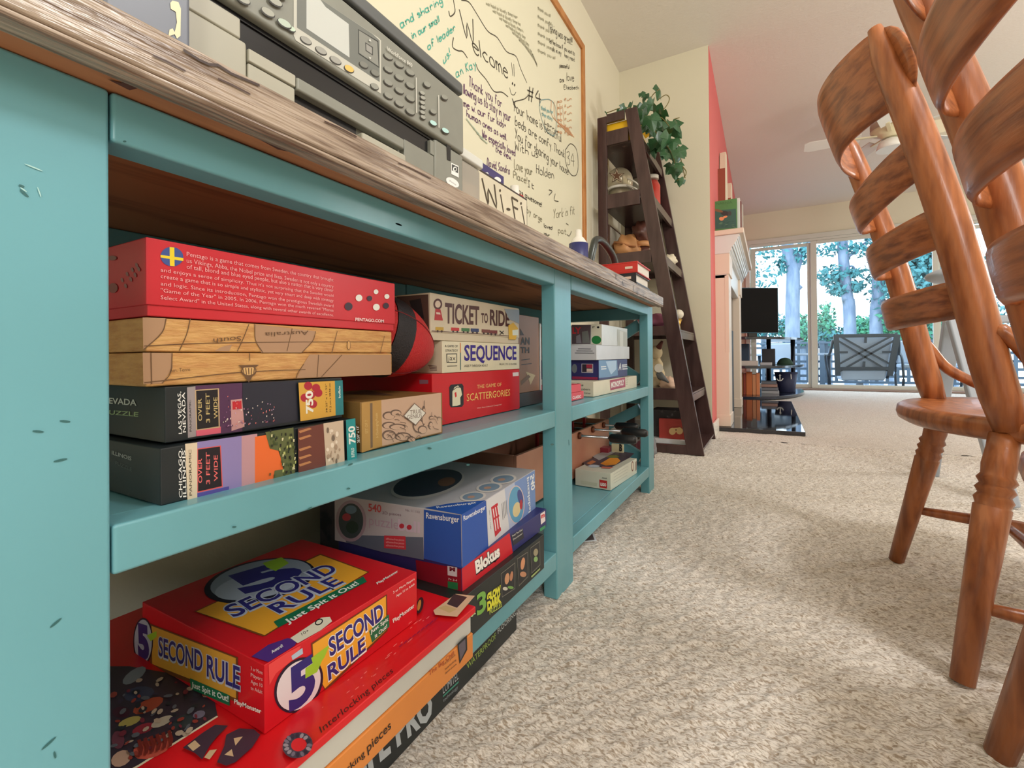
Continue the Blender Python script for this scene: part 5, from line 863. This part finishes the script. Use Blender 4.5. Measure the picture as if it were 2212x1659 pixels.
item('disc_case', 'white and grey disc case lying before the black upright console', 'disc case', (-.12, .02, 7.05, 7.2, .4355, .475), (196, 196, 204))
t = thing('cap', 'dark green cap on the middle shelf of the corner stand', 'cap', (.18, 7.6, .4355)); b = MB(); b.ball((.18, 7.55, .4355), (.10, .11, .10), mat('green_felt_cap', (50, 76, 60), .9), fn=lambda q, d: Vector((q.x, q.y, max(q.z, 0)))); b.build('crown', t); b = MB(); b.prism([(.16+.12*math.cos(a), 7.46-.07*math.sin(a), .4357) for a in np.linspace(-.2, 3.3, 12)], (0, 0, .006), mat('green_felt_cap', (50, 76, 60), .9)); b.build('brim', t)
for i, (c, w_, h_) in enumerate((((176, 120, 70), .055, .29), ((150, 60, 40), .03, .28), ((206, 116, 60), .07, .30), ((214, 150, 104), .04, .27), ((220, 140, 90), .04, .29))):
    x0 = -.375+sum((.055, .03, .07, .04, .04)[:i])+i*.004
    item('book', ('brown', 'dark red', 'bright orange', 'peach', 'light orange')[i]+' tall spine in the row on the bottom stand shelf', 'book', (x0, x0+w_, 6.85, 7.02, .0505, .0505+h_), c, .003)
for i, (z, c) in enumerate(((.0505, (170, 174, 182)), (.095, (120, 124, 136)), (.14, (176, 140, 130)), (.18, (110, 116, 128)))):
    item('magazine', ('bottom pale grey', 'second, darker grey', 'third, dusty pink', 'topmost slate grey')[i]+' magazine pile layer beside the navy basket', 'magazine', (-.11, .10-i*.01, 7.15, 7.4, z, z+.038), c, .003)
t = thing('basket', 'navy blue tapered basket with a white anchor on the bottom stand shelf', 'basket', (.2, 7.5, .0505)); b = MB(); NB = mat('navy_wicker', (38, 44, 78), .6, bump=.6, bscale=60); b.lathe((.19, 7.55, .051), (.19, 7.55, .32), [(0, .10), (.02, .105), (1, .14), (1, .13), (.5, .115)], NB, 20); b.build('body', t)
b = MB(); b.lathe((.19, 7.55, .315), (.19, 7.55, .33), [(0, .144), (1, .144)], NB, 20); b.build('rim', t)
D = Print((1560, 700, 9.76), y=7.405); D.line([(1218, 1060), (1220, 1180)], .012, WHT); D.line([(1150, 1150), (1180, 1185), (1220, 1195), (1260, 1180), (1285, 1145)], .012, WHT, True); D.line([(1195, 1085), (1245, 1080)], .01, WHT); D.line([(1450, 1060), (1458, 1160)], .01, WHT); D.build(t, 'anchor')
# ------------------------------------------------------------------ ceiling fan
t = thing('ceiling_fan', 'cream ceiling fan with five white blades in the living area', 'ceiling fan', (.96, 5.25, 2.84)); FC = mat('fan_cream', (222, 214, 178), .4); FB = mat('fan_blade_white', (226, 226, 220), .35); FG_ = mat('fan_taupe', (176, 160, 140), .4)
b = MB(); b.lathe((.96, 5.25, 2.845), (.96, 5.25, 2.70), [(0, .07), (.4, .08), (1, .04)], FC, 24); b.build('canopy', t); b = MB(); b.lathe((.96, 5.25, 2.70), (.96, 5.25, 2.58), [(0, .05), (.1, .13), (.5, .15), (1, .15)], FG_, 28); b.build('motor', t)
b = MB(); b.lathe((.96, 5.25, 2.58), (.96, 5.25, 2.50), [(0, .15), (.3, .14), (.7, .08), (1, .07)], FC, 28); b.build('hub', t); b = MB(); b.lathe((.96, 5.25, 2.50), (.96, 5.25, 2.40), [(0, .04), (.3, .09), (1, .11)], mat('frosted_shade', (236, 236, 228), .3), 20); b.build('lamp_shade', t)
for k in range(5):
    a = math.radians(k*72+183); dv_ = Vector((math.cos(a), math.sin(a), 0)); sv = Vector((-dv_.y, dv_.x, 0)); c = Vector((.96, 5.25, 2.545)); tl = Vector((0, 0, .018))
    b = MB(); pts = [c+dv_*.22-sv*.05-tl, c+dv_*.62-sv*.07-tl, c+dv_*.66-sv*.04-tl, c+dv_*.66+sv*.04+tl, c+dv_*.62+sv*.07+tl, c+dv_*.22+sv*.05+tl]; b.prism(pts, (0, 0, .008), FB); bl_ = b.build('blade', t, .002)
    b = MB(); b.bar(c+dv_*.10-Vector((0, 0, .01)), c+dv_*.27, .03, .012, FC, up=tuple(sv)); b.build('arm', bl_, .002)
# ------------------------------------------------------------------ oak dining chairs
def chair(name, label):
    t = thing(name, label, 'chair', (.52, 1.41, 0), 'oak dining chairs beside the camera')
    zx = [(.44, .378), (.56, .352), (.72, .322), (.80, .306), (.90, .283), (1.05, .243), (1.15, .214), (1.235, .190)]
    X = lambda z: float(np.interp(z, [a for a, _ in zx], [c for _, c in zx]))
    yn, yf = 1.17, 1.66
    for y, ft in ((yn, 0), (yf, .008)):
        zs = np.linspace(.44, 1.235, 14); b = MB(); b.tube([(X(z)+ft*(1.3-z)*2, y, z) for z in zs], [float(np.interp(z, [.44, .5, .8, 1.1, 1.2, 1.235], [.024, .029, .030, .027, .023, .012])) for z in zs], OAKC, 18); b.build('back_post', t)
    def slat(z0, z1, sag, bul, ext=0, rnd=0):
        b = MB(); N, Mz = 36, 9; th = .013; fr, bk = [], []
        for i in range(N+1):
            s = i/N; y = yn-ext+(yf-yn+2*ext)*s; sp = min(max((y-yn)/(yf-yn), -.12), 1.12)
            bu = bul*math.sin(math.pi*min(max(sp, 0), 1))**.75 if 0 < sp < 1 else -.25*bul*(abs(sp-.5)-.5)*4
            e = min(s, 1-s)*(yf-yn+2*ext); hh = (z1-z0)/2; zc = (z0+z1)/2-sag*math.sin(math.pi*s)
            k = math.sqrt(max(0, 1-(1-min(e/(hh*rnd), 1))**2)) if rnd else 1; k = max(k, .12)
            for j in range(Mz+1):
                v = (j/Mz*2-1); z = zc+hh*v*k; x = X(z)-bu+(.012 if ext else .004); rd = th/2*math.sqrt(max(.08, 1-v**6))
                fr.append((x+rd, y, z)); bk.append((x-rd, y, z))
        n = (N+1)*(Mz+1); f = []
        for i in range(N):
            for j in range(Mz):
                a = i*(Mz+1)+j; c = a+Mz+1; f += [(a, a+1, c+1, c), (n+a, n+c, n+c+1, n+a+1)]
            a = i*(Mz+1); c = a+Mz+1; f += [(a, c, n+c, n+a)]; a += Mz; c += Mz; f += [(a, n+a, n+c, c)]
        for i in (0, N): a = i*(Mz+1); q = tuple(range(a, a+Mz+1)); f.append(q+tuple(n+k for k in q[::-1]) if i else tuple(n+k for k in q)+q[::-1])
        b.add(fr+bk, f, OAKS, True); return b
    slat(1.075, 1.235, 0, .088, .055, 1.0).build('crest_rail', t)
    slat(.930, 1.010, .045, .088).build('back_slat', t); slat(.788, .864, .022, .086).build('back_slat', t); slat(.648, .720, .012, .084).build('back_slat', t)
    # seat
    out = []
    for i in range(48):
        a = 2*math.pi*i/48; c_, s_ = math.cos(a), math.sin(a); out.append((.505+.235*math.copysign(abs(c_)**.82, c_), 1.415+(.322+.05*c_)*math.copysign(abs(s_)**.86, s_)))
    b = MB(); vs = []; rings = [(.93, .416), (.985, .424), (1.0, .437), (.99, .452), (.95, .459), (.80, .456), (.5, .447), (.2, .446)]
    for k, z in rings: vs += [(.505+(x-.505)*k, 1.415+(y-1.415)*k, z) for x, y in out]
    f = [(r*48+i, r*48+(i+1) % 48, (r+1)*48+(i+1) % 48, (r+1)*48+i) for r in range(len(rings)-1) for i in range(48)]+[tuple(range(48))[::-1], tuple(range((len(rings)-1)*48, len(rings)*48))]
    b.add(vs, f, OAKC, True); b.build('seat', t)
    prof = [(0, .0175), (.45, .023), (.70, .0262), (.705, .0235), (.73, .0275), (.75, .0225), (.77, .028), (.79, .0225), (.81, .028), (.83, .023), (.87, .0245), (.94, .022), (1, .022)]
    feet = [((.290, 1.10, 0), (.372, 1.175, .43)), ((.303, 1.66, 0), (.385, 1.585, .43)), ((.735, 1.10, 0), (.655, 1.175, .43)), ((.735, 1.70, 0), (.655, 1.62, .43))]
    for a, c in feet: b = MB(); b.lathe(a, c, prof, OAKC, 18); b.build('leg', t)
    L = lambda k, q: Vector(feet[k][0]).lerp(Vector(feet[k][1]), q)
    def st(a, c): b = MB(); a, c = Vector(a), Vector(c); b.lathe(a, c, [(0, .009), (.12, .012), (.45, .016), (.5, .017), (.55, .016), (.88, .012), (1, .009)], OAKC, 12); b.build('stretcher', t)
    st(L(0, .30), L(2, .24)); st(L(1, .36), L(3, .28)); st((L(0, .30)+L(2, .24))/2, (L(1, .36)+L(3, .28))/2)
    for y in (yn, yf):
        sg = 1 if y > 1.4 else -1
        b = MB(); b.tube(catmull([(X(.60)+.010, y+sg*.016, .625), (X(.58)+.032, y+sg*.018, .60), (X(.55)+.07, y+sg*.02, .535), (X(.5)+.14, y+sg*.02, .485), (X(.5)+.22, y+sg*.015, .452)], 5), [.008]+[.0135]*19+[.011], OAKC, 12, ); b.build('hip_brace', t)
    return t
ch1 = chair('dining_chair', 'oak bent-slat dining chair with its whole seat edge in view')
ch2 = clone(ch1, (.50, .675, 0), 'nearer oak dining chair, cut off by the right edge of the photo')
# grey high chair beyond
GP = mat('grey_resin', (170, 178, 190), .3); t = thing('high_chair', 'pale grey plastic high chair beyond the oak chairs', 'high chair', (.9, 2.55, 0))
b = MB(); b.ball((.80, 2.55, .90), (.23, .17, .045), GP, seg=28); b.build('tray', t)
b = MB(); b.ball((1.0, 2.62, .80), (.15, .17, .20), GP, fn=lambda q, d: Vector((q.x, q.y, q.z if q.z < 0 else q.z*1.5))); b.build('seat_shell', t)
for a, c in (((.655, 2.50, .72), (.775, 2.42, 0)), ((1.2, 2.50, .72), (1.35, 2.42, 0)), ((.70, 2.72, .72), (.66, 2.9, 0)), ((1.2, 2.72, .72), (1.35, 2.9, 0))): b = MB(); b.bar(a, c, .045, .06, GP, up=(0, 1, 0)); b.build('leg', t, .008)
b = MB(); b.bar((.66, 2.50, .71), (1.2, 2.50, .71), .03, .05, GP); b.build('crossbar', t, .006)
# ------------------------------------------------------------------ the deck and the trees outside
DK = mat('deck_grey', (112, 116, 122), .6, noise=.15, nscale=4); RLM = mat('lattice_grey', (92, 112, 130), .6)
t = thing('deck', 'grey plank deck outside the sliding door', 'deck', (2, 10.5, -.08))
for i in range(20): b = MB(); b.box(-1.5, 6, 9.06+i*.142, 9.195+i*.142, -.10, -.06, DK); b.build('plank', t, .003)
t = thing('deck_railing', 'blue-grey lattice railing along the far edge of the deck', 'railing', (2, 11.6, -.06))
b = MB(); b.box(-1.2, 6, 11.55, 11.66, .80, .84, RLM); b.build('top_rail', t); b = MB(); b.box(-1.2, 6, 11.58, 11.63, -.02, .03, RLM); b.build('bottom_rail', t)
for x in (-1.1, .9, 2.9, 4.9): b = MB(); b.box(x, x+.09, 11.56, 11.65, -.06, .86, RLM); b.build('post', t)
for i in range(42): b = MB(); x = -1.15+i*.165; b.box(x, x+.055, 11.59, 11.60, .03, .80, RLM); b.build('lattice_slat', t)
for i in range(5): b = MB(); z = .10+i*.15; b.box(-1.2, 6, 11.605, 11.615, z, z+.05, RLM); b.build('lattice_slat', t)
CU = mat('pale_cushion', (176, 190, 206), .8); IR = mat('blue_grey_iron', (44, 58, 70), .4)
def patio():
    t = thing('patio_chair', 'cushioned swivel patio chair with a crossed-bar back seen through the door', 'patio chair', (1.4, 9.9, -.06))
    Y = 9.85; o = lambda px, py, dy=0: Vector(P(px, py, y=Y+dy))
    TL, TR, BLc, BR = o(1806, 726), o(1938, 724), o(1810, 812), o(1922, 812)
    q = lambda u, v: TL.lerp(TR, u).lerp(BLc.lerp(BR, u), v)
    fr = MB()
    for a, c in ((q(0, 0), q(1, 0)), (q(0, .82), q(1, .82))): fr.bar(a, c, .06, .035, IR)
    fr.build('frame_rail', t, .003)
    for u in (0, 1): b = MB(); b.bar(q(u, -.02), q(u, 1.0), .08, .04, IR, up=(1, 0, 0)); b.build('frame_side', t, .003)
    for off in (-.06, .06):
        for a, c in (((0, .02+abs(off)*0), (1, .82)), ((1, .02), (0, .82))):
            b = MB(); sh = Vector((0, 0, off)); b.bar(q(*a)+sh*.8, q(*c)+sh*1.1, .030, .02, IR); b.build('cross_bar', t)
    for a, c in (((.5, 0), (.5, .18)), ((.5, .64), (.5, .82)), ((0, .41), (.2, .41)), ((.8, .41), (1, .41))): b = MB(); b.bar(q(*a), q(*c), .035, .02, IR, up=(1, 0, .01)); b.build('cross_bar', t)
    b = MB(); v = Vector((0, .06, 0)); b.prism([q(.03, .0)+v, q(.97, .0)+v, q(.97, .9)+v, q(.03, .9)+v], (0, .13, 0), CU); b.build('back_cushion', t, .04, 3)
    b = MB(); b.prism([q(.05, .84)+v*.2, q(.95, .84)+v*.2, q(.93, 1.12)+v*.2, q(.07, 1.12)+v*.2], (0, .6, 0), CU); b.build('seat_cushion', t, .03, 3)
    for u, s in ((-.06, -1), (1.04, 1)): b = MB(); p0 = q(u, .1); b.tube(catmull([p0, q(u, .45)+Vector((s*.05, .1, 0)), q(u, .5)+Vector((s*.08, .5, 0)), q(u, 1.1)+Vector((s*.04, .55, 0))], 4), .022, IR, 8); b.build('arm', t)
    c = q(.5, 1.2)+Vector((0, .3, 0)); b = MB(); b.lathe((c.x, c.y, -.06), (c.x, c.y, c.z), [(0, .06), (1, .05)], CU); b.build('pedestal', t); b = MB(); b.tube([(c.x+.36*math.cos(a), c.y+.3*math.sin(a), -.04) for a in np.linspace(0, 2*math.pi, 28)], .02, IR, 8); b.build('base_ring', t)
patio()
def loop_chair(x, y, lab):
    t = thing('metal_chair', lab, 'patio chair', (x, y, -.06)); 
    for s in (-.22, .22): b = MB(); b.tube(catmull([(x+s, y-.25, -.06), (x+s, y-.32, .2), (x+s, y-.22, .5), (x+s, y+.02, .6), (x+s, y+.22, .45), (x+s, y+.25, .15), (x+s, y+.18, -.06)], 5), .02, IR, 8); b.build('side_loop', t)
    b = MB(); b.box(x-.22, x+.22, y-.2, y+.2, .33, .40, CU); b.build('seat_cushion', t, .02); b = MB(); b.box(x-.22, x+.22, y+.18, y+.26, .40, .80, CU); b.build('back_cushion', t, .03)
loop_chair(2.15, 10.2, 'curved dark metal chair right of the crossed-back patio chair'); loop_chair(.15, 10.3, 'curved metal chair behind the corner stand'); loop_chair(2.95, 10.5, 'curved metal chair outside the right-hand door panel')
t = thing('patio_table', 'long low glass patio table outside between chairs', 'table', (.6, 10.8, -.06)); b = MB(); b.box(-.3, 1.1, 10.6, 11.2, .56, .60, CU); b.build('table_top', t, .004)
for x in (-.2, 1.0): b = MB(); b.tube([(x, 10.9, -.06), (x, 10.9, .56)], .03, IR, 10); b.build('leg', t)
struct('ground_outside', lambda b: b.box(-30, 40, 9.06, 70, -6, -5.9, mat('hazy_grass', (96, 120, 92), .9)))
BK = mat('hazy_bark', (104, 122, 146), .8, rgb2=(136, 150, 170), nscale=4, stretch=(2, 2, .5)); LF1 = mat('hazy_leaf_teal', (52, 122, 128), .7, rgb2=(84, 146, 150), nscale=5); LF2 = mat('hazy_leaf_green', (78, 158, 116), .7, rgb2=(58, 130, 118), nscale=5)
def cloud(b, c, r, n, sz, mt, rnd):
    c = np.array(c); n = int(n*2.2); sz = sz*.5
    for _ in range(n):
        d = rnd.standard_normal(3); d /= np.linalg.norm(d); p = c+d*np.array(r)*rnd.random()**.45; u = rnd.standard_normal(3); u /= np.linalg.norm(u); v = np.cross(u, d); v /= np.linalg.norm(v)+1e-9; s = sz*(.6+.8*rnd.random())
        b.add([p-u*s, p+v*s*.45, p+u*s, p-v*s*.45], [(0, 1, 2, 3)], mt)
def tree(lab, segs, clumps, twigs=(), seed=1):
    rnd = np.random.default_rng(seed); base = segs[0][0][0]
    t = thing('tree', lab, 'tree', (base[0], base[1], -5.9))
    for i, (pts, rad) in enumerate(segs): b = MB(); b.tube(catmull(pts, 4), list(np.linspace(rad[0], rad[1], (len(pts)-1)*4+1)) if len(pts) > 2 else rad, BK, 12); b.build('trunk' if i == 0 else 'branch', t)
    b = MB()
    for c, r, n, m_ in clumps: cloud(b, c, r, n, .16, m_, rnd)
    b.build('foliage', t, kind='stuff')
Y = 16
g = lambda px, py, y=16: tuple(P(px, py, y=y))
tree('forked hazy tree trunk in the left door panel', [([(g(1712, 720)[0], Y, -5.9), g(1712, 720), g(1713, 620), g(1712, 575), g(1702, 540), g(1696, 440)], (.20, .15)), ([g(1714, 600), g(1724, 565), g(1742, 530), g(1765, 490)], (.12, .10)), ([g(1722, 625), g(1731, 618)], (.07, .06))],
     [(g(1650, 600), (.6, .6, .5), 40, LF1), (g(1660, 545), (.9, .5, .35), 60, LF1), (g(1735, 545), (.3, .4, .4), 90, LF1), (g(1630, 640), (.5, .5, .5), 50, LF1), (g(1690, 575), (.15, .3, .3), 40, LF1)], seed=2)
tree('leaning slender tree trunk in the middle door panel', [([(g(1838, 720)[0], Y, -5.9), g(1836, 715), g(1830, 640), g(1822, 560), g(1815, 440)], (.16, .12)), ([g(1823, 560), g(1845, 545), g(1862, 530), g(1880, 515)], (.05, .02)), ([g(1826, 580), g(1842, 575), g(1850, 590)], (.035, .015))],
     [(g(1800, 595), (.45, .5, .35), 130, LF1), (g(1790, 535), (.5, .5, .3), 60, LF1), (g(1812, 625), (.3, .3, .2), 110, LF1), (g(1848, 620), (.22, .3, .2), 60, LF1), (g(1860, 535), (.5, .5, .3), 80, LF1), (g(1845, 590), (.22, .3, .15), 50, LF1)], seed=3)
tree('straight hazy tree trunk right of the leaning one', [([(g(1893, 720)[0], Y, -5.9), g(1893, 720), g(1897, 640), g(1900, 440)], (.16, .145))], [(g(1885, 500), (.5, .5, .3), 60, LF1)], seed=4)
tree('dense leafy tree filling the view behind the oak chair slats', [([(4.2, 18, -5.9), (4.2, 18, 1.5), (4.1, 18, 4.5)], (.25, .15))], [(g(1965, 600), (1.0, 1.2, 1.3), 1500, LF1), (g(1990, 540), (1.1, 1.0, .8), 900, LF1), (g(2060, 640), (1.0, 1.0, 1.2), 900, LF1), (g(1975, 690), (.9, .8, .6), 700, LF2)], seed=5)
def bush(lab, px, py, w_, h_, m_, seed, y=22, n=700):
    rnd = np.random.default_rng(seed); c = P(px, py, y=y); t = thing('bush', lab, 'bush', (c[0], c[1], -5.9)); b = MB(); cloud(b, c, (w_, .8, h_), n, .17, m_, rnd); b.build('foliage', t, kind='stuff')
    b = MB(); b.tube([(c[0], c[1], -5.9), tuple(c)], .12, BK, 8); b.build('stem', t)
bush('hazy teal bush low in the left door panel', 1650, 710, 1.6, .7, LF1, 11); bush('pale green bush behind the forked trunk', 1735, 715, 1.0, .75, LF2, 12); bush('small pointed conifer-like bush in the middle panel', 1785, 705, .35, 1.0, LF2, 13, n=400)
bush('low teal bush left of the leaning trunk', 1790, 730, 1.0, .45, LF1, 14); bush('rounded green bush between the two right trunks', 1868, 712, .75, .55, LF2, 15); bush('bright green bush right of the straight trunk', 1925, 715, 1.0, .7, mat('hazy_leaf_bright', (70, 172, 104), .7), 16); bush('teal bush behind the right-hand door panel', 2060, 705, 1.8, .9, LF1, 17, n=1200)

# ------------------------------------------------------------------ groups of like things
for o in list(COL.objects):
    c = o.get('category')
    if not c or o.parent or o.get('group'): continue
    y, x = o.location.y, o.location.x
    g_ = {'board game': 'boxed games on the console shelves', 'puzzle box': 'puzzle boxes on the console shelves', 'travel game': 'small red travel game tins', 'tree': 'trees beyond the deck', 'bush': 'bushes beyond the deck', 'magazine': 'magazines piled on the corner stand', 'letter': 'wooden letters on the mantel'}.get(c)
    if c == 'book': g_ = 'books stacked at the table end' if 1.7 < y < 2.2 else 'books on the ladder shelf' if y < 3.5 else 'books on the mantel' if y < 4.5 else 'books on the corner stand'
    if c == 'patio chair' and o.name.startswith('metal'): g_ = 'metal chairs on the deck'
    if g_: o['group'] = g_
